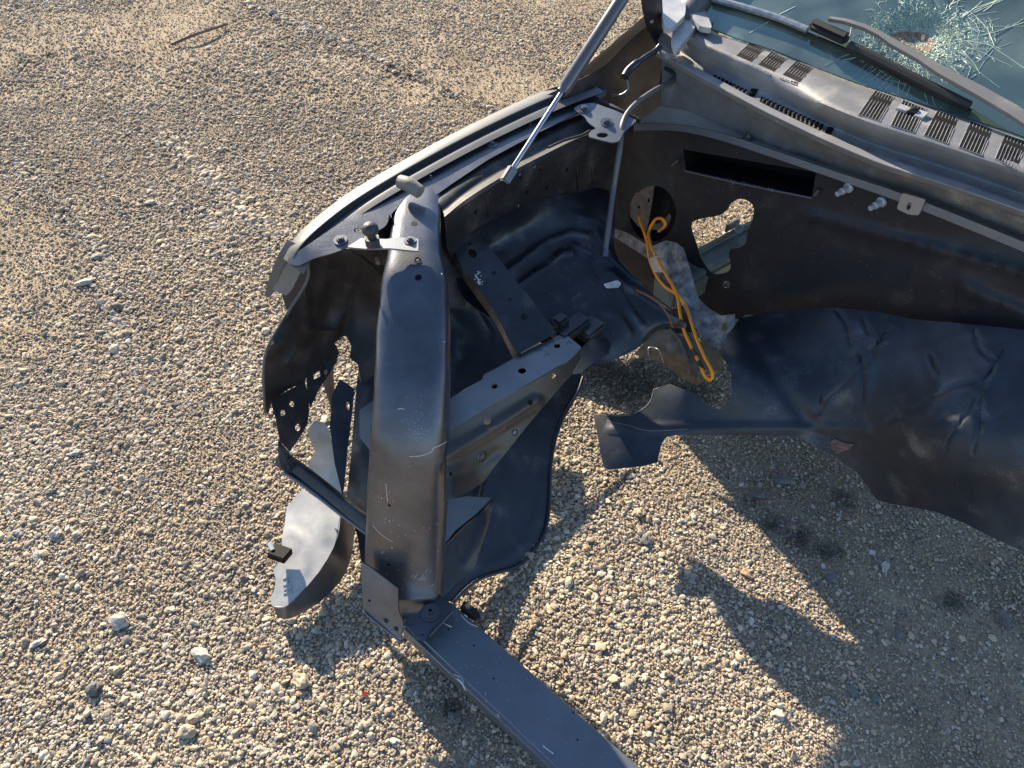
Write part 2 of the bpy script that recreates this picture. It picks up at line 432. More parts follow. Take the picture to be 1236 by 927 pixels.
def stone_mat():
    m = bpy.data.materials.new('gravel_stone'); m.use_nodes = True; t = m.node_tree; b = t.nodes['Principled BSDF']; N = t.nodes.new
    oi = N('ShaderNodeObjectInfo'); r = N('ShaderNodeValToRGB'); cr = r.color_ramp; cr.interpolation = 'CONSTANT'
    cols = [(.0, (.50, .41, .29)), (.16, (.43, .35, .26)), (.32, (.60, .50, .37)), (.46, (.33, .29, .24)), (.58, (.42, .39, .34)),
            (.70, (.66, .56, .43)), (.80, (.24, .22, .20)), (.87, (.62, .56, .47)), (.93, (.40, .29, .20)), (.965, (.68, .65, .6)), (.985, (.13, .13, .14))]
    cr.elements[0].position = 0; cr.elements[0].color = (*cols[0][1], 1)
    cr.elements[1].position = cols[1][0]; cr.elements[1].color = (*cols[1][1], 1)
    for p, c in cols[2:]:
        e = cr.elements.new(p); e.color = (*c, 1)
    t.links.new(oi.outputs['Random'], r.inputs[0])
    tc = N('ShaderNodeTexCoord'); n = N('ShaderNodeTexNoise'); n.inputs['Scale'].default_value = 2.5; n.inputs['Detail'].default_value = 6
    t.links.new(tc.outputs['Object'], n.inputs[0])
    mx = N('ShaderNodeMix'); mx.data_type = 'RGBA'; mx.blend_type = 'MULTIPLY'; mx.inputs[0].default_value = .7
    r2 = N('ShaderNodeValToRGB'); r2.color_ramp.elements[0].color = (.55, .55, .57, 1); r2.color_ramp.elements[1].color = (1.3, 1.27, 1.22, 1); r2.color_ramp.elements[0].position = .3; r2.color_ramp.elements[1].position = .7
    t.links.new(n.outputs[0], r2.inputs[0]); t.links.new(r.outputs[0], mx.inputs[6]); t.links.new(r2.outputs[0], mx.inputs[7])
    nl = N('ShaderNodeTexNoise'); nl.inputs['Scale'].default_value = 1.5; nl.inputs['Detail'].default_value = 6; nl.inputs['Roughness'].default_value = .65
    t.links.new(oi.outputs['Location'], nl.inputs[0]); r3 = N('ShaderNodeValToRGB'); r3.color_ramp.elements[0].position = .36; r3.color_ramp.elements[1].position = .62
    r3.color_ramp.elements[0].color = (.78, .77, .78, 1); r3.color_ramp.elements[1].color = (1.10, 1.08, 1.05, 1); t.links.new(nl.outputs[0], r3.inputs[0])
    m3 = N('ShaderNodeMix'); m3.data_type = 'RGBA'; m3.blend_type = 'MULTIPLY'; m3.inputs[0].default_value = 1; t.links.new(mx.outputs[2], m3.inputs[6]); t.links.new(r3.outputs[0], m3.inputs[7])
    t.links.new(oil_and_shade(t, oi.outputs['Location'], m3.outputs[2]), b.inputs['Base Color']); b.inputs['Roughness'].default_value = .85; b.inputs['Specular IOR Level'].default_value = .25
    return m
M['stone'] = stone_mat()

def build_gravel():
    RUTS = [[P(x, y, z=0).xy for x, y in L] for L in ([(200, 165), (255, 215), (300, 262), (385, 322)], [(300, 5), (400, 45), (470, 78), (600, 135)], [(30, 200), (120, 300), (150, 420)])]
    rg = np.random.default_rng(5)
    P3 = []; S = []
    def add(n, x0, x1, y0, y1, smin, smed, smax):
        x = rg.uniform(x0, x1, n); y = rg.uniform(y0, y1, n)
        keep = np.abs(x) < .95 + y * .95
        x, y = x[keep], y[keep]
        s = np.clip(smed * np.exp(rg.normal(0, .38, len(x))), smin, smax)
        # finer grit to the right, coarser to the left and in patches
        for xi, yi, si in zip(x, y, s):
            nn = noise.noise(Vector((xi * 1.3, yi * 1.3, 0)))
            k = max(.62, .80 + .36 * nn - .20 * max(-.6, min(.7, xi * 1.5)))
            if nn < -.2 and rg.random() < .3: continue
            up = 0
            if yi > 1.2:
                dr = min(segdist((xi, yi), [tuple(q) for q in L]) for L in RUTS)
                if dr < .10 and xi < .4: f_ = math.exp(-(dr / .045) ** 2); k *= 1 + .7 * f_; up = .004 * f_
            P3.append((xi, yi, gz(xi, yi) - .002 + up + si * k * .18)); S.append(si * k)
    add(240000, -1.9, 2.1, .05, 1.7, .0018, .0032, .008)
    add(12000, -1.9, 2.1, .05, 1.7, .005, .0065, .011)
    add(1100, -1.9, 2.1, .05, 1.7, .008, .0095, .015)
    add(230000, -3.6, 3.6, 1.7, 3.4, .002, .0034, .008)
    add(11000, -3.6, 3.6, 1.7, 3.4, .005, .0075, .013)
    add(210000, -5.4, 5.4, 3.4, 5.8, .0025, .0042, .010)
    add(5000, -5.4, 5.4, 3.4, 5.8, .006, .009, .016)
    add(30000, -9, 9, 5.8, 10, .005, .009, .02)
    n = len(P3)
    me = bpy.data.meshes.new('gravel'); me.vertices.add(n); me.vertices.foreach_set('co', np.array(P3, np.float32).ravel())
    a = me.attributes.new('ssize', 'FLOAT_VECTOR', 'POINT'); S = np.array(S)
    sc = np.stack([S * rg.uniform(.85, 1.45, n), S * rg.uniform(.8, 1.15, n), S * rg.uniform(.38, .75, n)], 1)
    a.data.foreach_set('vector', sc.astype(np.float32).ravel())
    a = me.attributes.new('srot', 'FLOAT_VECTOR', 'POINT')
    a.data.foreach_set('vector', np.stack([rg.normal(0, .3, n), rg.normal(0, .3, n), rg.uniform(0, 6.28, n)], 1).astype(np.float32).ravel())
    a = me.attributes.new('sidx', 'INT', 'POINT'); a.data.foreach_set('value', rg.integers(0, 8, n).astype(np.int32))
    o = link('gravel', me, M['stone']); o['kind'] = 'stuff'
    tag(o, 'loose tan and grey gravel covering the yard', 'gravel')
    g = bpy.data.node_groups.new('gravel', 'GeometryNodeTree'); N = g.nodes.new; L = g.links.new
    g.interface.new_socket('Geometry', in_out='INPUT', socket_type='NodeSocketGeometry'); g.interface.new_socket('Geometry', in_out='OUTPUT', socket_type='NodeSocketGeometry')
    gi = N('NodeGroupInput'); go = N('NodeGroupOutput'); gti = N('GeometryNodeGeometryToInstance')
    for k in range(8):
        ic = N('GeometryNodeMeshIcoSphere'); ic.inputs['Subdivisions'].default_value = 3 if k < 2 else 2; ic.inputs['Radius'].default_value = 1
        pos = N('GeometryNodeInputPosition'); va = N('ShaderNodeVectorMath'); va.operation = 'ADD'; va.inputs[1].default_value = (k * 7.3, k * 3.1, 0); L(pos.outputs[0], va.inputs[0])
        vo = N('ShaderNodeTexVoronoi'); vo.feature = 'SMOOTH_F1' if k % 2 else 'F1'; vo.inputs['Scale'].default_value = .75; L(va.outputs[0], vo.inputs['Vector'])
        nz = N('ShaderNodeTexNoise'); nz.inputs['Scale'].default_value = 1.1; nz.inputs['Detail'].default_value = 3; L(va.outputs[0], nz.inputs['Vector'])
        ml = N('ShaderNodeMath'); ml.operation = 'MULTIPLY_ADD'; ml.inputs[1].default_value = -.9; L(vo.outputs['Distance'], ml.inputs[0]); L(nz.outputs[0], ml.inputs[2])
        ad = N('ShaderNodeMath'); ad.operation = 'ADD'; ad.inputs[1].default_value = .75; L(ml.outputs[0], ad.inputs[0])
        vs = N('ShaderNodeVectorMath'); vs.operation = 'SCALE'; L(pos.outputs[0], vs.inputs[0]); L(ad.outputs[0], vs.inputs['Scale'])
        sp = N('GeometryNodeSetPosition'); L(ic.outputs['Mesh'], sp.inputs['Geometry']); L(vs.outputs[0], sp.inputs['Position'])
        sm = N('GeometryNodeSetMaterial'); sm.inputs['Material'].default_value = M['stone']; L(sp.outputs[0], sm.inputs['Geometry'])
        ss = N('GeometryNodeSetShadeSmooth'); ss.inputs['Shade Smooth'].default_value = k % 4 == 0; L(sm.outputs[0], ss.inputs[0])
        L(ss.outputs[0], gti.inputs[0])
    iop = N('GeometryNodeInstanceOnPoints'); L(gi.outputs[0], iop.inputs['Points']); L(gti.outputs[0], iop.inputs['Instance'])
    iop.inputs['Pick Instance'].default_value = True
    def attr(nm, ty):
        q = N('GeometryNodeInputNamedAttribute'); q.data_type = ty; q.inputs['Name'].default_value = nm
        return [s for s in q.outputs if s.enabled and s.name == 'Attribute'][0]
    L(attr('sidx', 'INT'), iop.inputs['Instance Index']); L(attr('ssize', 'FLOAT_VECTOR'), iop.inputs['Scale'])
    ev = N('FunctionNodeEulerToRotation'); L(attr('srot', 'FLOAT_VECTOR'), ev.inputs[0]); L(ev.outputs[0], iop.inputs['Rotation'])
    L(iop.outputs[0], go.inputs[0])
    md = o.modifiers.new('gravel', 'NODES'); md.node_group = g
build_gravel()

# larger stones one can point at
def stone(px, py, wpx, hpx, col, label, rot=0, name='stone', flat=.6, rough=.85):
    c = P(px, py, z=0.0); d = depth(c, px, py); a = wpx / F * d / 2; b = hpx / F * d / 2 / .8
    bm = bmesh.new(); bmesh.ops.create_icosphere(bm, subdivisions=3, radius=1)
    sd = px * .37 + py * .11
    for v in bm.verts:
        q = v.co.copy(); k = .9 + .45 * noise.noise(q * 1.1 + Vector((sd, 0, 0))) + .14 * noise.noise(q * 2.7 + Vector((0, sd, 0))) + .12 * noise.noise(q * 6 + Vector((sd, sd, 0))) - .35 * abs(noise.noise(q * 1.6 + Vector((sd, sd, 3))))
        v.co = Vector((q.x * a * k, q.y * b * k, q.z * min(a, b) * flat * k))
    me = bpy.data.meshes.new(name); bm.to_mesh(me); bm.free()
    me.polygons.foreach_set('use_smooth', [True] * len(me.polygons)); me.set_sharp_from_angle(angle=R(24))
    o = link(name, me, col); o.location = (c.x, c.y, gz(c.x, c.y) + min(a, b) * flat * .45); o.rotation_euler = (random.uniform(-.15, .15), random.uniform(-.15, .15), rot)
    tag(o, label, 'stone', 'larger stones in the gravel')
S1 = mat('pale_stone', (.54, .50, .43), .8, bump=.5, bscale=200, color2=(.38, .34, .29), vscale=50)
S2 = mat('tan_stone', (.50, .40, .28), .85, bump=.5, bscale=200, color2=(.36, .29, .21), vscale=50)
S3 = mat('grey_stone', (.12, .115, .11), .85, bump=.8, bscale=200, color2=(.2, .19, .18), vscale=50)
S4 = mat('orange_stone', (.42, .26, .15), .8, bump=.5, bscale=200, color2=(.50, .34, .22), vscale=50)
S5 = mat('teal_stone', (.10, .15, .15), .7, bump=.3, color2=(.16, .2, .19), vscale=50)
for a in [
    (103, 341, 30, 10, S1, 'long flat pale stone in the gravel, well left of the fender tip', .25),
    (145, 751, 24, 20, S1, 'angular cream stone in the coarse gravel at lower left', .3),
    (243, 791, 19, 22, S1, 'bright cream stone standing out lowest left of the bracket', 1.2),
    (114, 831, 20, 17, S3, 'dark blue grey stone with a pale top at lower left', .2),
    (47, 776, 22, 8, S1, 'thin pale slab stone near the lower left corner', .6),
    (227, 882, 24, 17, S2, 'rounded tan stone close to the bottom edge left of the beam', .2),
    (364, 822, 20, 22, S2, 'blocky tan stone between the broken trim and the beam', 1.0),
    (182, 245, 16, 7, S1, 'small white stone far back in the gravel left of the fender', .1),
    (266, 182, 10, 6, S1, 'small pale stone in a row with others far behind the fender', 0),
    (92, 547, 20, 8, S1, 'flat cream stone at the middle left of the gravel', .2),
    (68, 645, 16, 12, S1, 'small cream stone left of the broken trim', .5),
    (180, 640, 14, 8, S2, 'small tan stone between left edge and the broken trim', 2.2),
    (62, 594, 17, 8, S3, 'small grey flat stone at the left of the gravel', .4),
    (778, 653, 14, 13, S3, 'round grey stone in the sunlit fine gravel right of the wheel liner', .2),
    (902, 693, 18, 8, S4, 'orange brown stone lying in the sunlit wedge', -.7),
    (941, 863, 13, 13, S1, 'pale yellow stone beside the long shadow at lower right', .4),
    (945, 579, 32, 12, S3, 'long flat grey stone in the shade under the crumpled panel', -.4),
    (1085, 763, 14, 18, S3, 'grey stone at the tip of the sunlit wedge', -.5),
    (1068, 684, 10, 14, S1, 'curved bright shard in the shade beneath the floor panel', -.6),
    (1029, 835, 12, 14, S5, 'triangular pale blue green stone in the shade', .3),
    (1002, 697, 16, 12, S3, 'squat grey stone on the shaded side of the light wedge', .1),
    (915, 597, 22, 8, S3, 'narrow grey stone beside the upper edge of the sunlight', -.1),
    (1057, 843, 10, 8, S5, 'tiny teal stone in the shade near the bottom', .2),
    (771, 620, 14, 12, S2, 'pale peach stone in the sun beneath the panel tab', .6),
    (548, 868, 16, 14, S3, 'dark grey stone inside the narrow shadow left of the beam', .9),
    (1210, 748, 16, 18, S3, 'pale grey stone in shade at the right edge', .3),
]: stone(*a)
# a red chip and a twig
st = mat('red_plastic_chip', (.5, .03, .03), .4)
bm = bmesh.new(); c = P(440, 838, z=.008); box_bm(bm, c, Vector((.006, .002, 0)), Vector((-.002, .004, .001)), Vector((0, -.0005, .0015)), .0006)
o = finish('plastic_chip', bm, st, None); tag(o, 'tiny red plastic chip on gravel left of the beam', 'plastic chip')
bm = bmesh.new(); tube_bm(bm, [P(207, 54, z=.012), P(235, 42, z=.03), P(262, 33, z=.02), P(274, 29, z=.012)], .007, 7)
o = finish('stick', bm, mat('dry_stick', (.14, .11, .09), .9, bump=.5), None); tag(o, 'dry brown stick lying far back on the gravel', 'stick')

# ---------------------------------------------------------------- the truck
truck = bpy.data.objects.new('stripped_truck', None); COL.objects.link(truck); truck.location = ROOT_LOC
tag(truck, 'stripped black truck front with empty engine bay, open headlight cavity and shattered windscreen', 'truck')

def row(pts, **k):
    out = []
    for p in pts:
        kk = p[2] if len(p) > 2 else k
        if not isinstance(kk, dict): kk = {'z': kk}
        out.append(P(p[0], p[1], **kk))
    return out

# --- fender: top band, rolled over to the outer skin with the wheel arch
O = [(342, 312, .735), (352, 293, .762), (376, 268, .78), (425, 231, .80), (500, 187, .81), (570, 150, .815), (640, 117, .82), (690, 97, .825), (705, 92, .83)]
skin = bpy.data.materials  # (name kept short)
band = row([(p[0] - .5, p[1] - .5, p[2] - .014) for p in O])
b1 = row([(p[0] + 2.5, p[1] + 2, p[2] - .004) for p in O])
b2 = row([(p[0] + 6, p[1] + 5, p[2]) for p in O])
gro = row([(p[0] + 9 , p[1] + 7.5, p[2] - .001) for p in O])
gr2 = row([(p[0] + 11, p[1] + 9.5, p[2] - .014) for p in O])
gr3 = row([(p[0] + 15, p[1] + 12, p[2] - .014) for p in O])
gr4 = row([(p[0] + 17, p[1] + 13.5, p[2] - .008) for p in O])
gr5 = row([(p[0] + 24, p[1] + 19, p[2] - .010) for p in O])
loft('fender_flange', [band, b1, b2, gro, gr2, gr3, gr4, gr5], M['fender'], truck, n=6, m=3, smooth=30)
# outer skin
def arch_z(r):
    # wheel opening in the fender side, r along the truck
    if r < .62 or r > 1.52: return None
    k = (r - .62) / .90
    return .02 + .66 * (1 - abs(2 * k - 1) ** (5 if k < .5 else 36))
top = smoothline(band, 8)
bm = bmesh.new(); prev = None; rows_ = []
tops = []
for q in top: tops.append((q.dot(ER), q))
ext = [(r_, T(r_, -1.195, .83 + (r_ - 1.4) * .25)) for r_ in (1.44, 1.47, 1.485, 1.497, 1.505, 1.512, 1.517, 1.5195, 1.521, 1.55, 1.6, 1.65, 1.7, 1.8, 1.9)]
tops = [a for a in tops if a[0] < 1.42] + ext
for r_, q in tops:
    l0 = q.dot(EL); z0 = q.z; a = arch_z(r_); bot = a if a is not None else .16
    if r_ < .62: bot = .50 - (r_ - .45) * .2
    ln = []
    for k in range(12):
        t_ = k / 11; z = z0 + (bot - z0) * t_; D = (z0 - z)
        l = l0 - .006 - .055 * math.sin(min(1, D / .12) * math.pi / 2) + .02 * max(0, D - .35)
        if k == 0: l = l0; z = z0
        if k == 11: l += .012
        ln.append(bm.verts.new(T(r_, l, z)))
    rows_.append(ln)
for a, b in zip(rows_, rows_[1:]):
    for k in range(11): bm.faces.new([a[k], a[k + 1], b[k + 1], b[k]])
g = bmesh.ops.solidify(bm, geom=bm.faces[:], thickness=.002)
finish('fender', bm, M['fender'], truck, 30)

def side_sheet(name, rz, l, mt):
    bm = bmesh.new(); f_ = bm.faces.new([bm.verts.new(T(a, l + .01 * math.sin(i * 2), b)) for i, (a, b) in enumerate(rz)])
    bmesh.ops.triangulate(bm, faces=[f_]); bmesh.ops.solidify(bm, geom=bm.faces[:], thickness=.003); return finish(name, bm, mt, truck)
side_sheet('arch_shadow_caster', [(1.245, .379), (1.222, .43), (1.21, .484), (1.215, .53), (1.24, .58), (1.30, .63), (1.38, .69), (1.53, .72), (1.53, .64), (1.48, .605), (1.40, .55), (1.33, .495), (1.28, .41)], -1.17, M['primer'])  # unseen sheet added in the arch, outlined to cast the ground shadow
side_sheet('arch_shadow_caster', [(1.30, .02), (1.31, .12), (1.36, .16), (1.42, .20), (1.48, .24), (1.53, .27), (1.54, .02)], -1.19, M['primer'])  # second added sheet, out of view, shading the ground behind the arch
# inner flange of the fender, wider toward the front corner
fl, flbv = patch('fender_inner_edge', rounded([(365, 300), (352, 308), (345, 316), (358, 322), (378, 312), (400, 306), (416, 300), (437, 287), (455, 279), (466, 273), (472, 258), (486, 245), (497, 240),
    (520, 240), (545, 222), (590, 192), (640, 165), (690, 140), (722, 122), (735, 108), (722, 101), (700, 108), (655, 130), (590, 162), (520, 200), (450, 243), (400, 276)], 6),
    tps([(365, 300, dict(z=.765)), (345, 316, dict(z=.735)), (400, 300, dict(z=.772)), (466, 273, dict(z=.782)), (450, 243, dict(z=.788)), (520, 240, dict(z=.785)), (520, 200, dict(z=.792)), (640, 165, dict(z=.795)), (655, 130, dict(z=.80)), (722, 122, dict(z=.80))]),
    M['tube'], truck, step=9, thick=.0025, ret=True, holes=[ell(432, 278, 5, 3)])
# light-blue corner flange
patch('headlight_flange', rounded([(349, 306), (368, 311), (366, 322), (352, 350), (345, 357), (329, 350)], 2),
      tps([(349, 306, dict(z=.735)), (368, 311, dict(z=.735)), (352, 350, dict(z=.64)), (329, 350, dict(z=.62)), (345, 357, dict(z=.62))]), M['beam'], truck, step=8)
patch('fender_nose', rounded([(357, 294), (350, 306), (338, 330), (331, 352), (324, 360), (319, 357), (325, 335), (335, 309), (347, 289)], 2),
      tps([(352, 292, dict(z=.76)), (330, 350, dict(z=.62)), (319, 357, dict(z=.60)), (335, 309, dict(z=.72)), (347, 291, dict(z=.755))]), M['fender'], truck, step=6)

# rear upper part of the fender, dark in shade
patch('fender_rear_panel', rounded([(560, 156), (640, 124), (690, 100), (712, 90), (735, 76), (752, 58), (768, 42), (784, 30), (806, 22), (818, 40), (812, 60), (800, 76), (796, 100), (800, 140), (770, 165), (742, 150), (715, 130), (690, 128), (640, 150), (590, 175)], 8),
      tps([(560, 156, dict(z=.79)), (640, 124, dict(z=.80)), (690, 100, dict(l=-1.175)), (735, 76, dict(l=-1.18)), (784, 30, dict(l=-1.18)), (806, 22, dict(l=-1.17)), (770, 165, dict(l=-1.12)), (800, 100, dict(l=-1.15)), (640, 150, dict(z=.76)), (700, 128, dict(l=-1.16))]),
      M['primer'], truck, step=10)

# --- inner fender rail and apron wall
F1 = [(530, 246), (560, 222), (600, 196), (650, 172), (700, 150), (728, 140)]
r0 = row([(p[0] - 14, p[1] - 6, .778) for p in F1]); r1 = row([(p[0], p[1], .782) for p in F1])
r2 = row([(535, 256, .775), (562, 234, .775), (604, 208, .775), (652, 184, .775), (702, 162, .775), (735, 152, .775)])
r3 = row([(537, 266, dict(l=-1.045)), (565, 244, dict(l=-1.05)), (607, 218, dict(l=-1.05)), (655, 193, dict(l=-1.05)), (705, 170, dict(l=-1.05)), (740, 165, dict(l=-1.05))])
r4 = row([(540, 300, dict(l=-1.04)), (575, 276, dict(l=-1.05)), (618, 254, dict(l=-1.06)), (660, 238, dict(l=-1.06)), (712, 226, dict(l=-1.06)), (745, 232, dict(l=-1.05))])
ap, apbv = loft('inner_fender_rail', [r0, r1, r2, r3, r4], M['primer'], truck, n=6, m=4)
# --- wheelhouse
wl = [
 row([(541, 299, dict(l=-1.05)), (576, 275, dict(l=-1.06)), (619, 252, dict(l=-1.07)), (661, 236, dict(l=-1.07)), (713, 225, dict(l=-1.07)), (742, 232, dict(l=-1.05))]),
 row([(548, 326, .60), (585, 298, .605), (628, 276, .61), (668, 262, .61), (712, 256, .60), (742, 275, .59)]),
 row([(562, 362, .565), (600, 325, .57), (640, 300, .575), (678, 284, .575), (715, 284, .57), (746, 312, .55)]),
 row([(600, 388, .52), (630, 350, .545), (664, 326, .55), (696, 306, .555), (732, 318, .535), (780, 348, .49)]),
 row([(645, 410, .49), (668, 385, .505), (700, 358, .515), (728, 338, .525), (762, 350, .50), (814, 379, .45)]),
 row([(684, 428, .46), (706, 418, .455), (738, 400, .455), (768, 385, .46), (798, 386, .45), (828, 390, .43)]),
 row([(700, 450, .43), (722, 440, .42), (746, 432, .41), (770, 420, .41), (796, 398, .42), (828, 396, .42)]),
]
WR = [([(608, 330), (640, 306), (662, 290), (690, 280), (712, 284)], 4.5, .010), ([(622, 346), (650, 328), (678, 306), (690, 304)], 4, .009), ([(640, 372), (690, 350), (735, 322)], 3, -.004),
      ([(690, 360), (700, 352), (712, 356), (704, 368), (692, 368)], 3, .006), ([(745, 345), (760, 372), (775, 392)], 4, .006), ([(712, 284), (718, 292), (712, 304), (696, 296)], 2.6, .006), ([(740, 330), (765, 350), (800, 372), (820, 385)], 4, .008), ([(725, 372), (745, 380), (760, 400)], 6, .006)]
def whb(x, y):
    k = .004 * noise.noise(Vector((x / 26, y / 22, 8)))
    for L, wd, am in WR: k += am * math.exp(-(segdist((x, y), L) / wd) ** 2)
    return k
wh, whbv = loft('wheelhouse', wl, mat('wheelhouse_dark_paint', (.014, .017, .025), .33, metal=.2, spec=.7, bump=.2, bscale=40, var=.4, vscale=9, rvar=.12, speck=.2, speckcol=(.16, .16, .17)), truck, n=14, m=12, bump=whb)

patch('rail_end_filler', [(522, 222), (552, 226), (556, 300), (572, 345), (560, 372), (536, 372), (526, 300)], tps([(522, 222, dict(z=.755)), (552, 226, dict(z=.755)), (556, 300, dict(z=.64)), (560, 372, dict(z=.52)), (526, 300, dict(z=.66)), (536, 372, dict(z=.53))]), M['primer'], truck, step=9)
patch('rail_end_filler', [(455, 262), (474, 246), (492, 236), (492, 300), (468, 312), (440, 305), (448, 280)], tps([(455, 262, dict(z=.75)), (492, 236, dict(z=.75)), (492, 300, dict(z=.69)), (440, 305, dict(z=.71))]), M['paint'], truck, step=9)
# --- headlight cavity
cav = tps([(370, 312, dict(z=.735)), (467, 302, dict(z=.735)), (349, 375, dict(l=-1.21)), (318, 450, dict(l=-1.21)), (320, 498, dict(l=-1.2)), (452, 430, dict(z=.40)), (409, 424, dict(z=.42)), (420, 350, dict(z=.56)), (368, 461, dict(z=.42))])
def rib(lines, wd, amp):
    return lambda x, y: sum(amp * math.exp(-(segdist((x, y), L) / wd) ** 2) for L in lines)
patch('headlight_cavity_wall', [(370, 312), (371, 338), (349, 375), (324, 418), (318, 450), (320, 498), (324, 500), (328, 484), (348, 470), (368, 461), (372, 450), (390, 438), (404, 433), (409, 424), (404, 414), (412, 407), (418, 405), (424, 418), (422, 432), (432, 440), (438, 470), (452, 470), (475, 330), (475, 300), (440, 300), (416, 302)],
      cav, M['primer'], truck, step=6, bump=rib([[(395, 310), (392, 340), (372, 372), (330, 420)], [(432, 318), (420, 352), (405, 400)], [(367, 350), (372, 395), (345, 440)], [(326, 420), (362, 395), (400, 400)]], 5, .012))
tube('cavity_edge', row([(371, 312, dict(z=.737)), (371, 338, dict(l=-1.205)), (349, 375, dict(l=-1.212)), (324, 418, dict(l=-1.212)), (318, 450, dict(l=-1.212)), (320, 498, dict(l=-1.202))]), .0035, M['fender'], truck)
# outer fender side seen below the cavity edge
patch('headlight_bracket', [(327, 484), (348, 471), (368, 461), (373, 480), (373, 500), (371, 512), (362, 528), (350, 545), (338, 532), (333, 505), (330, 495)],
      tps([(327, 484, dict(z=.45)), (368, 461, dict(z=.43)), (373, 500, dict(z=.38)), (350, 545, dict(z=.35)), (333, 505, dict(z=.42))]), M['primer'], truck, step=6,
      holes=[ell(352.5, 487.5, 3, 3.6), ell(341.5, 498.5, 3, 4), ell(359.5, 516, 3.2, 4.4, .3)], thick=.002)
patch('headlight_brace', [(370, 447), (409, 424), (406, 438), (398, 450), (385, 470), (375, 492), (371, 478)],
      tps([(370, 447, dict(z=.42)), (409, 424, dict(z=.40)), (375, 492, dict(z=.37)), (398, 450, dict(z=.38))]), M['paint'], truck, step=6,
      holes=[[(378, 452), (386, 447), (387, 454), (379, 458)], ell(393, 449, 2, 3.4, .3)])
patch('cavity_blade', [(401, 476), (410, 458), (418, 462), (428, 470), (425, 500), (420, 540), (414, 600), (404, 560), (398, 515)],
      tps([(401, 476, dict(z=.36)), (410, 458, dict(z=.38)), (428, 470, dict(z=.36)), (414, 600, dict(z=.22)), (398, 515, dict(z=.33))]), M['paint'], truck, step=6, holes=[ell(420, 490, 1.8, 5, -.1)])
patch('cavity_blade', [(370, 519), (380, 507), (392, 510), (398, 522), (406, 560), (413, 590), (412, 601), (396, 591), (376, 576), (372, 562), (380, 545)],
      tps([(370, 519, dict(z=.33)), (392, 510, dict(z=.33)), (413, 590, dict(z=.20)), (376, 576, dict(z=.18)), (396, 591, dict(z=.19))]), M['trim'], truck, step=6)
# dark inboard wall between cavity and post
patch('cavity_side_wall', [(440, 380), (475, 300), (480, 480), (460, 690), (436, 680), (432, 650), (418, 603), (424, 545), (430, 470)],
      tps([(440, 380, dict(z=.42)), (475, 300, dict(z=.6)), (480, 480, dict(z=.34)), (460, 690, dict(z=.03)), (432, 650, dict(z=.05)), (418, 603, dict(z=.14)), (430, 470, dict(z=.33))]), M['crumple'], truck, step=9,
      bump=rib([[(450, 470), (436, 560)], [(452, 560), (430, 600)]], 6, .01))
patch('blue_cavity_plate', [(434, 495), (452, 482), (455, 500), (452, 550), (434, 528)], tps([(434, 495, dict(z=.35)), (452, 482, dict(z=.37)), (455, 500, dict(z=.36)), (452, 550, dict(z=.30)), (434, 528, dict(z=.31))]), M['beam'], truck, step=8)
# lower arm
tubept = row([(338, 552, .34), (346, 558, .335), (372, 577, .31), (410, 607, .27), (450, 637, .24)])
sweep('lower_headlight_arm', [(p, .019, .011, Vector((.5, .45, .74)).normalized()) for p in tubept], M['paint'], truck, seg=20, e=6)
tube('arm_lip', row([(343, 570, .33), (372, 590, .30), (410, 620, .26), (448, 648, .23)]), .0045, M['beam'], truck)
cav2 = tps([(336, 535, dict(z=.37)), (350, 548, dict(z=.36)), (338, 560, dict(z=.35)), (360, 572, dict(z=.34))])
patch('arm_end_plate', rounded([(336, 530), (348, 545), (356, 556), (352, 572), (340, 566), (335, 545)], 3), cav2, M['primer'], truck, step=6, holes=[ell(348, 562, 2.5), ell(349, 552, 1.8)])

# --- broken trim hanging below the headlight
trimf = tps([(366, 594, dict(z=.12)), (411, 624, dict(z=.13)), (403, 660, dict(z=.11)), (345, 733, dict(z=.06)), (328, 733, dict(z=.055)), (341, 652, dict(z=.09)), (346, 612, dict(z=.10))])
tr_out = [(366, 590), (386, 604), (411, 624), (409, 642), (403, 660), (395, 675), (385, 690), (372, 706), (360, 719), (345, 732), (336, 734), (328, 731), (326, 722), (331, 712), (333, 700), (330, 688), (341, 672), (340, 652), (344, 630), (346, 612), (356, 600)]
trim, trbv = patch('broken_bumper_trim', tr_out, trimf, M['trim'], truck, step=6, thick=.0025, ret=True,
                   bump=rib([[(350, 640), (372, 655), (368, 690)], [(388, 625), (392, 650)]], 4, .004))
edge = smoothline(row([(411, 624, .13), (403, 660, .11), (385, 690, .09), (360, 719, .072), (345, 732, .062), (330, 732, .056)]), 4)
low = smoothline(row([(428, 634, .04), (425, 668, .025), (412, 700, .015), (384, 728, .010), (352, 746, .008), (335, 746, .008)]), 4)
loft('trim_side', [edge[::4] , low[::4]], M['brown'] if False else M['tube'], truck, n=5, m=4)
bm = bmesh.new(); p, nr = hit(trbv, 340, 665)
box_bm(bm, P(338, 668, z=.115), Vector((.022, -.008, 0)), Vector((.006, .018, -.006)), Vector((0, .003, .008)), .002)
finish('trim_clip', bm, M['black'], truck)
bm = bmesh.new(); tube_bm(bm, [P(325, 655, z=.13), P(329, 664, z=.125)], .0055, 8, 1); finish('clip_peg', bm, M['white'], truck)
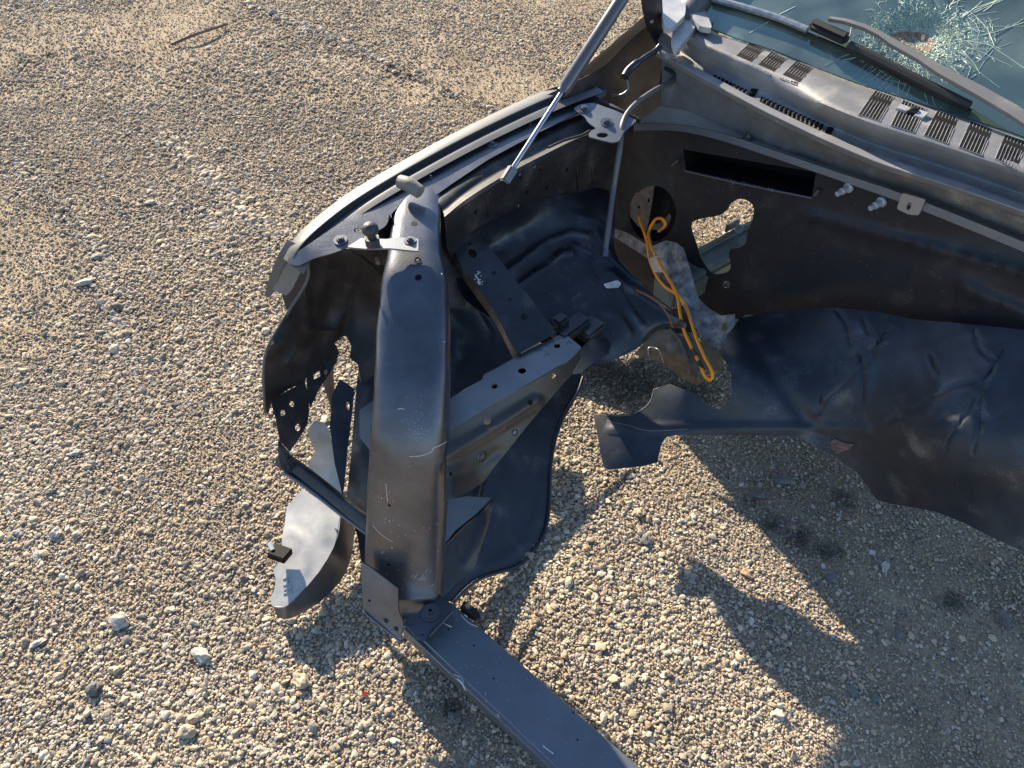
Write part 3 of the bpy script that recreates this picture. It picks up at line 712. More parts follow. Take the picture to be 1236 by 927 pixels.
# raised moulding letters
try:
    cu = bpy.data.curves.new('moulded_lettering', 'FONT'); cu.body = 'RH'; cu.size = .034; cu.extrude = .0016
    to = bpy.data.objects.new('tmp', cu); COL.objects.link(to); dg = bpy.context.evaluated_depsgraph_get()
    me = bpy.data.meshes.new_from_object(to.evaluated_get(dg)); bpy.data.objects.remove(to)
    p, nr = hit(trbv, 353, 716); q, _ = hit(trbv, 352, 690)
    X = (q - p).normalized(); Z = nr; Y = Z.cross(X).normalized(); mm = Matrix((X, Y, Z)).transposed().to_4x4(); mm.translation = p + nr * .0006 - ROOT_LOC
    me.transform(mm); lt = link('moulded_lettering', me, M['trim'], truck)
except Exception as ex: print('text', ex)

# --- the post (radiator support tube)
AX = Vector((1, -.12, 0)).normalized()
def st(xl, xr, y, b, **k):
    a = P(xl, y, **k); c = P(xr, y, **k); return ((a + c) / 2, (c - a).length / 2, b, AX)
ST = [st(500, 536, 205, .018, z=.765), st(482, 533, 238, .020, z=.768), st(473, 532, 275, .024, z=.762), st(469, 533, 306, .030, z=.748),
      st(461, 541, 350, .034, z=.722), st(455, 543, 410, .040, z=.668), st(453, 543, 470, .045, z=.60), st(448, 541, 540, .050, z=.49), st(444, 540, 610, .052, z=.33), st(442, 536, 670, .050, z=.19), st(443, 532, 715, .044, z=.115), st(446, 530, 748, .014, z=.085), st(450, 530, 775, .046, z=-.02)]
post = sweep('radiator_support_post', ST[:-1], M['tube'], truck, seg=40, e=3.6, n=8)
pbv = o_bv['radiator_support_post']
for (x, y, r_) in [(500, 270, .0062), (505, 335, .0062)]: ringhole(pbv, x, y, r_ * 1.15, M['black'], truck)
def washer_ring(bv, x, y, rad, mt, nm='pressed_ring'):
    p, nr = hit(bv, x, y)
    if p is None: return
    bm = bmesh.new(); bmesh.ops.create_cone(bm, cap_ends=False, segments=24, radius1=rad, radius2=rad * .85, depth=.002, matrix=Matrix.Translation(p + nr * .001) @ nr.to_track_quat('Z', 'Y').to_matrix().to_4x4())
    cyl_bm(bm, p - nr * .0005, nr, rad * .5, .0016, 16)
    finish(nm, bm, mt, truck)
washer_ring(pbv, 504, 314, .0075, M['dark_bolt'])
# scratches and chips on the post
def scratch(bv, pts, rad=.0006, nm='scratch', mt=None, lift=.0002):
    q = []
    for x, y in smoothline([Vector((a, b)) for a, b in pts], 4) if len(pts) > 2 else [Vector(p) for p in pts]:
        p, nr = hit(bv, x, y)
        if p is not None: q.append(p + nr * lift)
    if len(q) > 1: tube_bm(SB, q, rad, 4, 1)
SB = bmesh.new()
scratch(pbv, [(494, 551), (508, 550), (520, 546), (523, 541), (530, 538), (539, 533)], .0008)
scratch(pbv, [(480, 494), (484, 493), (488, 494)], .0008)
scratch(pbv, [(466, 584), (467, 597), (468, 605)], .0006)
scratch(pbv, [(450, 634), (460, 645), (474, 654)], .0006)
for i in range(60):
    x = random.gauss(502, 6); y = random.gauss(515, 14); scratch(pbv, [(x, y), (x + .8, y + .5)], .0004)
for i in range(34):
    x = random.uniform(455, 530); y = random.uniform(560, 720); scratch(pbv, [(x, y), (x + random.uniform(-.5, 2), y + random.uniform(-1.5, 1.5))], .0005)
for i in range(9):
    x = random.uniform(495, 520); y = random.uniform(690, 712); scratch(pbv, [(x, y), (x + 4, y - 4)], .0005)
for x, y in [(536, 412), (534, 310), (533, 330), (460, 600), (465, 625), (470, 628), (473, 660)]: scratch(pbv, [(x, y), (x + .5, y + 2)], .0008)
merge(post, SB, M['white'])
for x, y in [(470, 610), (469, 682)]: ringhole(pbv, x, y, .0035, M['black'], truck)

# lower plate on the post foot
plf = tps([(436, 679, dict(z=.235)), (446, 684, dict(z=.235)), (480, 710, dict(z=.225)), (486, 752, dict(z=.155)), (483, 773, dict(z=.12)), (438, 735, dict(z=.145))])
pl, plbv = patch('post_foot_plate', rounded([(436, 678), (446, 684), (480, 710), (481, 738), (487, 752), (484, 774), (438, 736)], 3), plf, M['tube'], truck, step=8, thick=.004, ret=True)
bolt(plbv, 465, 750, .0065, M['dark_bolt'], truck, 'rivet', washer=False, h=.003); bolt(plbv, 477, 760, .0065, M['dark_bolt'], truck, 'rivet', washer=False, h=.003)
ringhole(plbv, 446, 725, .0035, M['black'], truck)
tube('plate_lip', [P(438, 738, z=.142), P(484, 775, z=.115)], .003, M['beam'], truck, n=1)

# --- the cross beam
ZB = .085
def topq(px, py): return P(px, py, z=ZB)
bl = [(487, 757), (558, 824), (629, 891), (700, 958)]; br = [(545, 727), (636.7, 807.3), (728.3, 887.7), (820, 968)]
La = [topq(*p) for p in bl]; Rb = [topq(*p) for p in br]
bm = bmesh.new(); rings = []
for a, b in zip(smoothline(La, 5), smoothline(Rb, 5)):
    wv = (b - a).normalized(); dn = Vector((0, 0, -1)); prof = [a + dn * .055, a + dn * .006 - wv * .001, a + dn * .001 + wv * .003, a + wv * .006, b - wv * .005, b + dn * .003, b + dn * .055]
    # blue lip step on the near edge
    prof = [a + dn * .050 - wv * .004, a + dn * .008 - wv * .004, a + dn * .004 - wv * .001, a + dn * .0045 + wv * .008, a + wv * .012, b - wv * .005, b + dn * .004, b + dn * .05]
    rings.append([bm.verts.new(q) for q in prof])
for a, b in zip(rings, rings[1:]):
    for k in range(8): bm.faces.new([a[k], a[(k + 1) % 8], b[(k + 1) % 8], b[k]])
bm.faces.new(rings[0]); bm.faces.new(rings[-1][::-1])
bmesh.ops.recalc_face_normals(bm, faces=bm.faces[:]); bbv = BVHTree.FromBMesh(bm)
beam = finish('cross_beam', bm, M['beam'], truck, 25)
SB = bmesh.new()
for pts in [[(533, 751), (545, 757)], [(556, 742), (566, 752), (580, 758)], [(578, 755), (590, 765), (600, 775), (614, 789)], [(586, 836), (587, 847)], [(548, 814), (556, 818), (560, 824)], [(600, 862), (603, 866)], [(655, 900), (668, 910)]]:
    scratch(bbv, pts, .0011)
for i in range(50):
    x = random.uniform(0, 1); t_ = random.uniform(.1, .9); px = 520 + 210 * x + 45 * (t_ - .5); py = 745 + 175 * x - 45 * (t_ - .5)
    scratch(bbv, [(px, py), (px + .6, py + .4)], .00045)
scratch(bbv, [(560, 742), (575, 753), (590, 764)], .0022); scratch(bbv, [(552, 819), (558, 825), (562, 833)], .002)
merge(beam, SB, M['white'])
for x, y in [(596, 819), (541, 760), (692, 860), (697, 893), (572, 779)]: ringhole(bbv, x, y, .0022, M['black'], truck)
# bracket on the end of the beam with its ring nut
bk, bkbv = patch('beam_end_bracket', rounded([(487, 751), (497, 742), (503, 745), (507, 737), (517, 722), (527, 714), (546, 730), (543, 738), (520, 760), (514, 773), (504, 772)], 3), lambda x, y: depth(P(x, y, z=ZB + .045), x, y), M['tube'], truck, step=8, thick=.005, ret=True)
p, nr = hit(bkbv, 520, 740); bm = bmesh.new(); Z = Vector((0, 0, 1))
cyl_bm(bm, p, Z, .022, .004, 32); cyl_bm(bm, p + Z * .004, Z, .017, .004, 32); cyl_bm(bm, p + Z * .008, Z, .0085, .006, 6)
finish('ring_nut', bm, M['dark_bolt'], truck, 30)
bm = bmesh.new(); cyl_bm(bm, p + Z * .0141, Z, .004, .0006, 12); finish('nut_bore', bm, M['black'], truck)
for x, y in [(496, 753), (510, 765), (529, 720), (537, 727)]: bolt(bkbv, x, y, .0035, M['dark_bolt'], truck, 'rivet', washer=False, h=.002)
tube('bracket_fold', [P(518, 768, z=ZB + .047), P(546, 738, z=ZB + .047)], .003, M['tube'], truck, n=1)
bm = bmesh.new(); box_bm(bm, P(566, 737, z=.07), Vector((.016, -.012, 0)), Vector((.006, .009, 0)), Vector((0, 0, .012)), .002); box_bm(bm, P(575, 744, z=.075), Vector((.008, .003, 0)), Vector((-.003, .008, 0)), Vector((0, 0, .006)), .001)
finish('rubber_clip', bm, M['rubber'], truck)

# --- bracket plate with bump stop and bolts at the top
bp, bpbv = patch('hood_stop_bracket', rounded([(419, 298), (436, 287), (467, 288.5), (478, 286), (505, 288), (505, 303), (470, 299.5), (440, 300)], 2),
    lambda x, y: depth(P(x, y, z=.797), x, y), M['beam'], truck, step=8, thick=.004, ret=True)
bolt(bpbv, 495, 291, .0075, M['dark_bolt'], truck); bolt(flbv, 411, 290, .0085, M['dark_bolt'], truck)
c = P(450, 295, z=.80); bm = bmesh.new(); cyl_bm(bm, c, Z, .015, .018, 20); cyl_bm(bm, c + Z * .018, Z, .009, .008, 16)
g = bmesh.ops.create_uvsphere(bm, u_segments=20, v_segments=12, radius=.0175, matrix=Matrix.Translation(c + Z * .038) @ Matrix.Diagonal((1, 1, .85, 1)))
finish('hood_bump_stop', bm, mat('dusty_rubber', (.04, .04, .045), .5, bump=.6, bscale=300, speck=.3, speckcol=(.3, .29, .27)), truck)
bolt((P(455, 312, z=.73), Vector((.2, -.8, .3)).normalized()), rad=.006, mat=M['rust'], parent=truck, h=.03, washer=False)
tube('cavity_strut', row([(424, 302, .785), (446, 318, .70), (466, 338, .62)]), .004, M['primer'], truck)
# rounded rubber bumper on the fender edge
bm = bmesh.new(); a = P(483, 219, z=.82); b = P(507, 232, z=.815); tube_bm(bm, [a, (a + b) / 2 + Vector((0, 0, .004)), b], lambda t_: .017 * (1 - .25 * abs(t_ - .5)), 18, 6)
finish('rubber_buffer', bm, mat('grey_beige_rubber', (.20, .175, .15), .6, bump=.3, speck=.5), truck)
# oval badge like dimple
for x, y, rr in [(593, 174, .009), (640, 150, .003), (520, 215, .003), (470, 262, .003)]: bolt(flbv, x, y, rr, M['dark_bolt'], truck, h=.004)

# --- hinge bracket plate
hb, hbbv = patch('hinge_bracket', rounded([(692, 131), (700, 126), (716, 124), (742, 133), (769, 145), (752, 160), (748, 170), (738, 172), (710, 165), (712, 158), (720, 155), (710, 148), (706, 141)], 3),
    tps([(692, 131, dict(z=.81)), (716, 124, dict(z=.815)), (769, 145, dict(z=.805)), (748, 170, dict(z=.79)), (710, 165, dict(z=.79)), (720, 152, dict(z=.80))]), M['beam'], truck, step=7, thick=.004, holes=[ell(727, 163, 7, 3.2)], ret=True)
bolt(hbbv, 705, 132, .009, M['dark_bolt'], truck); bolt(hbbv, 732, 148, .009, M['dark_bolt'], truck)
tube('hinge_rod', row([(754, 93, .86), (760, 84, .87), (776, 71, .89), (790, 62, .90), (797, 55, .91)]), lambda t_: .011 if t_ < .45 else .007, M['paint'], truck)
tube('seal_strip', row([(720, 120, .80), (745, 132, .80), (772, 146, .79)]), .007, M['rubber'], truck)
tube('thin_link', row([(733, 114, .80), (748, 115, .815), (758, 108, .83), (757, 97, .85)]), .003, M['dark_bolt'], truck)
patch('hinge_arm', [(776, -30), (798, -30), (800, 12), (802, 36), (797, 48), (793, 54), (784, 36), (779, 12)],
      tps([(776, -30, dict(l=-1.12)), (798, -30, dict(l=-1.12)), (793, 54, dict(l=-1.12)), (802, 36, dict(l=-1.11))]), M['primer'], truck, step=8, thick=.012)
bolt((P(785, 25, l=-1.115), Vector((.5, -.8, .1)).normalized()), rad=.005, mat=M['steel'], parent=truck, washer=False)

# --- gas strut
A0 = P(614, 211, l=-1.01); A1 = P(742, 12, z=1.06); D_ = (A1 - A0); A2 = A0 + D_ * 1.5
jn = P(681, 106, z=1.0); jt = (jn - A0).dot(D_) / D_.dot(D_)
tfrac = (math.hypot(681 - 614, 106 - 211)) / math.hypot(742 - 614, 12 - 211)
# find joint on the line with the right place
best = min([i / 400 for i in range(401)], key=lambda s_: abs(((A0 + D_ * s_ - CAM).dot(Vector((0, math.sin(PITCH), math.cos(PITCH)))) / (A0 + D_ * s_ - CAM).dot(Vector((0, math.cos(PITCH), -math.sin(PITCH))))) - (CY - 108) / F))
J = A0 + D_ * best
tube('strut_rod', [A0, J], .0058, M['steel'], truck, 16, 1)
bm = bmesh.new(); dn = D_.normalized(); tube_bm(bm, [J - dn * .008, J, J + dn * .004, A2], lambda t_: .013 if t_ < .4 else .0155, 20, 1)
gs = finish('strut_cylinder', bm, mat('strut_grey_paint', (.09, .085, .095), .28, spec=.8, coat=.6), truck)
bm = bmesh.new(); X = dn; Yx = X.orthogonal().normalized(); box_bm(bm, A0, X * .020, Yx * .010, X.cross(Yx) * .010, .003); cyl_bm(bm, A0 - dn * .01, (P(618, 218, l=-1.05) - A0).normalized(), .007, .03, 14)
finish('strut_end_fitting', bm, M['dark_bolt'], truck)

# --- brace and rail
def boxbar(name, pts, wpx, dep, mt, e=7):
    s = []
    for (x, y, z) in pts:
        c_ = P(x, y, z=z); s.append(c_)
    d0 = depth(s[0], pts[0][0], pts[0][1])
    ax = (s[-1] - s[0]).normalized().cross((CAM - s[0]).normalized()).normalized()
    return sweep(name, [(c_ , wp / 2 / F * depth(c_, p[0], p[1]), dep, ax) for c_, p, wp in zip(s, pts, wpx)], mt, truck, seg=32, e=e)
brf = tps([(540, 296, dict(z=.67)), (566, 272, dict(z=.675)), (612, 326, dict(z=.625)), (573, 343, dict(z=.62)), (655, 382, dict(z=.56)), (606, 390, dict(z=.56)), (620, 424, dict(z=.535)), (672, 400, dict(z=.535))])
brf0 = brf
br_, brbv = patch('diagonal_brace', [(543, 292), (552, 280), (566, 272), (590, 299), (612, 326), (640, 361), (655, 382), (668, 396), (672, 402), (645, 416), (628, 426), (618, 417), (604, 390), (590, 366), (573, 343), (556, 318)], brf, M['paint'], truck, step=6, thick=.003,
    holes=[ell(570.5, 305.5, 4.5, 6.2, -.5), ell(566.8, 294, 2.2), ell(596, 329.5, 2.8), ell(615.5, 361.5, 2.2), ell(633, 382, 4.2)], bump=lambda x, y: .004 * math.exp(-((segdist((x, y), [(556, 290), (600, 344), (634, 396)]) / 9) ** 4)), ret=True)
# side flanges of the brace
def flange(name, pts, f, drop, mt, out=(0, 0)):
    a = [CAM + ray(x, y) * f(x, y) for x, y in pts]; b = [p + Vector((0, 0, -drop)) + ER * out[0] + EL * out[1] for p in a]
    return loft(name, [a, b], mt, truck, n=4, m=2, thick=.002)[0]
flange('brace_flange', [(543, 292), (556, 318), (573, 343), (590, 366), (604, 390), (618, 417), (628, 426)], brf, .035, M['paint'], (-.004, .01))
flange('brace_flange', [(566, 272), (590, 299), (612, 326), (640, 361), (655, 382), (668, 396)], brf, .035, M['paint'])
SB = bmesh.new()
for i in range(24):
    x = 577 + random.gauss(0, 2.4); y = 338 + random.gauss(0, 5); scratch(brbv, [(x, y), (x + 1.5, y - 1)], .0008)
scratch(brbv, [(574, 333), (577, 337), (578, 343)], .0014)
merge(br_, SB, M['white'])

railf = lambda x, y: depth(P(x, y, z=.52), x, y)
rl, rlbv = patch('frame_rail', rounded([(538, 486), (548, 478), (582, 458), (584, 452), (600, 444), (636, 423), (670, 407), (681, 402), (702, 419), (692, 430), (684, 437), (645, 460), (602, 484), (570, 503), (540, 521)], 2), railf, mat('rail_satin_paint', (.22, .23, .25), .40, metal=.7, spec=.8, bump=.12, bscale=200, rvar=.1, speck=.3, speckcol=(.2, .19, .18)), truck, step=8, thick=.003,
    holes=[ell(630, 447.5, 5, 3.6), ell(597, 466.5, 3.4, 2.6), ell(672.5, 417.5, 3.8, 2.8)], ret=True)
for x, y, rr in [(597, 466.5, .009), (676, 409, .006), (687, 414, .006), (651, 423.5, .006), (660.5, 429, .006)]: 
    p, nr = hit(rlbv, x + 5, y)
    if p: 
        bm = bmesh.new(); bmesh.ops.create_cone(bm, cap_ends=False, segments=20, radius1=rr, radius2=rr * .86, depth=.0015, matrix=Matrix.Translation(P(x, y, z=.5205)))
        finish('pressed_ring', bm, M['dark_bolt'], truck)
sf = tps([(540, 520, dict(z=.518)), (602, 484, dict(z=.518)), (684, 437, dict(z=.518)), (702, 419, dict(z=.518)), (541, 606, dict(z=.47)), (575, 588, dict(z=.405)), (620, 535, dict(z=.43)), (680, 465, dict(z=.475)), (700, 430, dict(z=.50)), (512, 537, dict(z=.518)), (512, 620, dict(z=.395))])
sd_, sdbv = patch('rail_side', [(539, 521), (602, 484), (645, 460), (684, 437), (702, 420), (701, 432), (690, 452), (676, 468), (655, 492), (630, 522), (612, 545), (598, 562), (585, 580), (572, 590), (555, 598), (539, 605)], sf, M['brown'] if False else mat('rail_ground_reflection', (.045, .038, .034), .36, spec=.7, bump=.15, bscale=90, rvar=.08, var=.2), truck, step=5, thick=.003, ret=True,  # brown base paints in the reflection of the sunlit ground
    bump=lambda x, y: .013 * math.exp(-(segdist((x, y), [(520, 560), (575, 530), (648, 484)]) / 7) ** 4) - .006 * math.exp(-(segdist((x, y), [(520, 588), (565, 572), (600, 545)]) / 5) ** 2),
    holes=[ell(588.5, 509, 4.5, 3.5, -.6), ell(669, 454, 2.6, 3.6, .4)])
washer_ring(sdbv, 582, 551, .013, M['dark_bolt']); washer_ring(sdbv, 621, 522, .008, M['dark_bolt']); ringhole(sdbv, 544, 572, .004, M['black'], truck); ringhole(sdbv, 640, 486, .006, M['black'], truck)
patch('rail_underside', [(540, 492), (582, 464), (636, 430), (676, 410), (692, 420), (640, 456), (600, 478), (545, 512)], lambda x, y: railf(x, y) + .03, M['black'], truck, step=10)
# rail end block and dark mount
bm = bmesh.new()
for (x, y, z, a, b, h) in [(690, 396, .51, .05, .022, .014), (712, 398, .49, .035, .025, .016), (676, 388, .53, .02, .016, .014)]:
    box_bm(bm, P(x, y, z=z), ER * a, EL * b, Z * h, .006)
finish('rail_mount', bm, M['paint'], truck, 30)
patch('rail_end_plate', rounded([(702, 420), (712, 410), (730, 406), (738, 416), (734, 427), (716, 438), (702, 450), (691, 452), (700, 434)], 2), tps([(702, 420, dict(z=.50)), (735, 402, dict(z=.475)), (738, 428, dict(z=.445)), (690, 452, dict(z=.46))]), M['paint'], truck, step=8)
# blue panel between post and rail
patch('inner_wing_panel', [(530, 318), (548, 326), (575, 348), (596, 378), (612, 402), (628, 432), (600, 448), (560, 470), (520, 498), (520, 400)],
      tps([(530, 318, dict(z=.36)), (575, 348, dict(z=.28)), (628, 432, dict(z=.16)), (520, 498, dict(z=.10)), (520, 400, dict(z=.22)), (575, 410, dict(z=.18))]), M['crumple'], truck, step=6,
      bump=rib([[(540, 372), (558, 396), (553, 430)], [(574, 350), (612, 408)], [(545, 355), (575, 370), (590, 400)]], 4, .012))
patch('inner_wing_lower', [(505, 400), (650, 412), (668, 440), (640, 520), (560, 600), (505, 620)], tps([(505, 400, dict(z=.09)), (650, 412, dict(z=.07)), (640, 520, dict(z=.03)), (560, 600, dict(z=.035)), (505, 620, dict(z=.035))]), M['crumple'], truck, step=14)

# --- wheel liner, lower front
lin = [(692, 446), (704, 455), (697, 474), (684, 496), (675, 515), (668, 540), (665, 565), (664, 600), (661, 632), (655, 650), (645, 665), (625, 684), (600, 692), (578, 700), (562, 712), (547, 727), (528, 722), (520, 640), (545, 590), (585, 560), (620, 520), (660, 480)]
LA_, LB_ = P(547, 727, z=.03), P(688, 480, z=.085)
ln_n = tr.cross(LB_ - LA_).normalized(); ln_n = ln_n if ln_n.z > 0 else -ln_n; ln_n = (ln_n + tr * .10).normalized()
linf = lambda x, y: (LA_ - CAM).dot(ln_n) / ray(x, y).dot(ln_n)
liner_m = mat('blue_black_liner', (.024, .030, .042), .34, metal=.3, spec=.8, bump=.1, bscale=50, var=.2, vscale=5, rvar=.06, speck=.12, speckcol=(.2, .2, .2))
ln, lnbv = patch('wheel_liner', lin, linf, liner_m, truck, step=7, thick=.003, ret=True,
    bump=lambda x, y: .004 * math.exp(-(segdist((x, y), [(694, 462), (667, 515), (655, 600), (638, 653), (598, 680), (570, 684), (536, 718)]) / 3) ** 2))
q = [CAM + ray(x, y) * (linf(x, y) - .002) for x, y in [(704, 455), (697, 474), (684, 496), (675, 515), (668, 540), (664, 570), (663, 605), (660, 632), (654, 650), (644, 665), (625, 683), (600, 691), (578, 699), (562, 711), (547, 727)]]
tube('liner_edge', q, .0055, liner_m, truck, n=3)
gs1 = patch('liner_gusset', [(520, 600), (541, 603), (563, 599), (593, 601), (575, 620), (550, 640), (534, 660), (516, 680)], lambda x, y: linf(x, y) - .05, M['galv'] if False else M['beam'], truck, step=6)
patch('liner_gusset', [(534, 662), (560, 636), (585, 615), (597, 602), (588, 640), (578, 668), (574, 684), (554, 702), (536, 720), (516, 720), (518, 680)], lambda x, y: linf(x, y) - .045 + .035 * max(0, (x - 534) / 60), M['paint'], truck, step=6,
      bump=rib([[(586, 615), (580, 645), (562, 680)]], 4, .006))
patch('liner_strap', [(586, 562), (592, 558), (588, 580), (583, 600), (578, 600), (582, 580)], lambda x, y: linf(x, y) - .03, M['primer'], truck, step=6)

# --- firewall, plenum, shelf
RF = 1.66
fw_out = [(742, 160), (756, 152), (780, 152), (850, 163), (940, 187), (1010, 210), (1100, 240), (1250, 300), (1290, 320), (1290, 412), (1240, 402), (1100, 388), (1000, 378), (900, 380), (893, 386), (880, 382), (860, 380), (846, 400), (800, 404), (765, 380), (742, 330), (735, 280), (737, 200)]
hole = smoothline([Vector(p) for p in [(834.7, 277), (836, 268), (848, 263.7), (868, 260), (877, 254), (882, 246), (893, 240), (905, 244), (910, 253), (907.5, 267), (902, 282), (900, 293), (892, 299), (882, 301), (880, 309), (882, 318), (880, 327), (868, 331), (858, 329), (848, 315), (841, 296)]], 3, True)
hole = [(v.x, v.y) for v in hole]
rect = [(824, 180), (840, 183), (985, 208), (980, 238), (900, 221), (828, 205)]
fwf = planef(r=RF)
def fwb(x, y):
    k = .035 * max(0, min(1, (x - 1040) / 120)) * max(0, min(1, (y - 280) / 60))          # curved bulge to the right
    k += .006 * math.exp(-(segdist((x, y), [(985, 255), (940, 300), (885, 350)]) / 4) ** 2)
    k += .012 * math.exp(-((y - (262 + (x - 985) * .27)) / 7) ** 2) * (x > 960)
    k += .014 * math.exp(-(segdist((x, y), [(1165, 348), (1235, 378)]) / 8) ** 2)
    k += .008 * math.exp(-((math.hypot(x - 788, y - 258) - 33) / 3) ** 2)
    return k
fw, fwbv = patch('firewall', fw_out, fwf, mat('firewall_paint', (.015, .017, .023), .45, spec=.4, bump=.15, bscale=60, rvar=.1, speck=.15, speckcol=(.09, .085, .08), color2=(.022, .024, .031), vscale=5), truck, step=7, thick=.003, holes=[hole, rect, ell(876.5, 343.5, 4.5, n=18), ell(788, 258, 28, 34, .1, 28)], bump=fwb, ret=True)
# boxes behind openings
def cup(name, outline, r_in, mt):
    a = [P(x, y, r=RF + .003) for x, y in outline]; b = [p + ER * r_in for p in a]
    bm = bmesh.new(); A_ = [bm.verts.new(p) for p in a]; B_ = [bm.verts.new(p) for p in b]; n_ = len(a)
    for i in range(n_): bm.faces.new([A_[i], A_[(i + 1) % n_], B_[(i + 1) % n_], B_[i]])
    bm.faces.new(B_); return finish(name, bm, mt, truck)
cup('duct_opening', rect, .09, M['black']); cup('grommet_cup', ell(788, 258, 28, 34, .1, 28), .06, M['primer'])
patch('grommet_half_plate', rounded([(790, 224), (778, 225), (766, 234), (760, 248), (761, 262), (770, 273), (780, 280), (784, 262)], 3), planef(r=RF - .004), M['brown'], truck, step=6, holes=[ell(771, 250, 1.3, 2), ell(783, 242, 1.5, 3)])
patch('grommet_half_plate', rounded([(808, 257), (810, 262), (806, 272), (798, 278), (786, 277), (783, 271), (795, 270), (803, 264)], 2), planef(r=RF - .004), M['brown'], truck, step=6)
# sill seen through the hole
bm = bmesh.new()
s0 = P(830, 312, z=.30); s1 = P(925, 262, z=.30); dd = (s1 - s0); s0 = s0 - dd * .4; s1 = s1 + dd * 2.5
cc = (s0 + s1) / 2; ax = (s1 - s0) / 2; sx = ax.normalized(); sy = Vector((sx.y, -sx.x, 0)); box_bm(bm, cc + Vector((0, 0, -.03)) + sy * .05, ax, sy * .05, Z * .045, .012); box_bm(bm, cc + sy * .012, ax, sy * .008, Z * .03, .003); box_bm(bm, cc + sy * .08 - Z * .01, ax, sy * .01, Z * .03, .003)
finish('door_sill', bm, M['sill'], truck, 30)
bm = bmesh.new(); c = P(892, 276, z=.34); cyl_bm(bm, c, (CAM - c).normalized(), .014, .012, 16); cyl_bm(bm, c + (CAM - c).normalized() * .012, (CAM - c).normalized(), .007, .01, 12); box_bm(bm, P(884, 272, z=.335), sx * .03, sy * .004, Z * .014, .002)
finish('striker', bm, M['zinc'], truck)
# firewall studs, plate, duct details
for x, y in [(1025, 226), (1065, 243)]:
    p, nr = hit(fwbv, x, y); bm = bmesh.new(); ax_ = (-ER + Vector((0, 0, -.15)) - EL * .25).normalized()
    cyl_bm(bm, p, ax_, .0125, .005, 18); cyl_bm(bm, p + ax_ * .005, ax_, .0085, .02, 14); cyl_bm(bm, p + ax_ * .025, ax_, .0062, .014, 12)
    finish('stud', bm, mat('bright_stud', (.62, .66, .70), .35, metal=.5) if 'stud_m' not in M else M['stud_m'], truck, 30)
o_, slotbv = patch('latch_plate', rounded([(1089, 233), (1117, 241), (1109, 260), (1097, 259), (1082, 252)], 3), planef(r=RF - .022), mat('grey_zinc_plate', (.36, .35, .34), .45, metal=.4, bump=.3), truck, step=6, thick=.005, holes=[ell(1097, 249, 2.6, 5.2, .35)], ret=True)
SB = bmesh.new()
for i in range(70):
    x = random.uniform(862, 935); y = 207 + (x - 862) * .17 + random.gauss(0, 2); scratch(fwbv, [(x, y + 7), (x + 1.4, y + 7.5)], .0007)
for i in range(110):
    x = random.uniform(742, 1220); y = random.uniform(180, 380); scratch(fwbv, [(x, y), (x + .8, y + .6)], .00045)
SPK = mat('pale_specks', (.35, .33, .30), .6)
merge(fw, SB, SPK); SB = bmesh.new()
for i in range(60):
    x = random.uniform(640, 850); y = random.uniform(280, 430); scratch(whbv, [(x, y), (x + 1, y + .6)], .00045)
merge(wh, SB, SPK); SB = bmesh.new()
for i in range(60):
    x = random.uniform(560, 740); y = random.uniform(170, 250); scratch(apbv, [(x, y), (x + .6, y + .8)], .0004)
for x, y in [(625, 250), (657, 266), (645, 203), (627, 212)]: scratch(apbv, [(x, y), (x + 1, y - 3)], .0012)
merge(ap, SB, SPK)
tube('duct_clip', row([(811, 200, dict(r=RF - .012)), (819, 193, dict(r=RF - .012))]), .005, M['dark_bolt'], truck)
tube('duct_clip', row([(983, 236, dict(r=RF - .012)), (989, 229, dict(r=RF - .012))]), .005, M['dark_bolt'], truck)
tube('duct_lip', row([(826, 206, dict(r=RF - .006)), (900, 223, dict(r=RF - .006)), (980, 239, dict(r=RF - .006))]), .0022, M['beam'], truck)
for x, y, r_ in [(574, 256, .006), (636, 232, .006), (660, 226, .005), (684, 205, .006), (700, 238, .006), (652, 205, .004), (606, 236, .004), (628, 214, .005)]: ringhole(apbv, x, y, r_, M['black'], truck)
bm = bmesh.new()
for x in (588, 652, 696, 714): 
    a, na = hit(apbv, x, 232 - (x - 588) * .33 + 4); b, nb = hit(apbv, x + 1, 262 - (x - 588) * .33)
    if a and b: tube_bm(bm, [a + na * .001, b + nb * .001], .0025, 6, 1)
merge(ap, bm, M['primer'])
tube('apron_wire', row([(662, 178, dict(l=-1.04)), (680, 170, dict(l=-1.035)), (700, 164, dict(l=-1.035)), (712, 158, dict(l=-1.04))]), .003, M['rubber'], truck)

# plenum face, shelf and edge band
A = [(800, 66), (835, 84), (870, 103), (930, 136), (1000, 168), (1100, 208), (1245, 266), (1290, 284)]
B = [(797, 128), (830, 134), (868, 150), (925, 174), (1000, 200), (1100, 234), (1245, 292), (1290, 312)]
Cc = [(765, 150), (815, 150), (868, 160), (935, 182), (1005, 206), (1100, 238), (1245, 296), (1290, 316)]
Dd = [(765, 158), (815, 158), (868, 169), (935, 191), (1005, 215), (1100, 249), (1245, 308), (1290, 328)]
plm = mat('plenum_grey_paint', (.15, .15, .155), .5, spec=.5, bump=.2, bscale=150, var=.2, vscale=20, speck=.2)
loft('plenum_face', [row([(x, y, .846) for x, y in A]), row([(x, y, dict(r=1.69)) for x, y in B])], plm, truck, n=5, m=3)
sh, shbv = loft('plenum_shelf', [row([(x, y, dict(r=1.688)) for x, y in B]), row([(x, y + .5, dict(r=1.652)) for x, y in Cc])], mat('shelf_grey_paint', (.30, .28, .25), .5, bump=.2, bscale=100, speck=.3, color2=(.22, .21, .19), vscale=7), truck, n=5, m=2)
loft('shelf_edge_band', [row([(x, y, dict(r=1.648)) for x, y in Cc]), row([(x, y, dict(r=1.645)) for x, y in Dd])], M['beam'], truck, n=5, m=2, thick=.004)
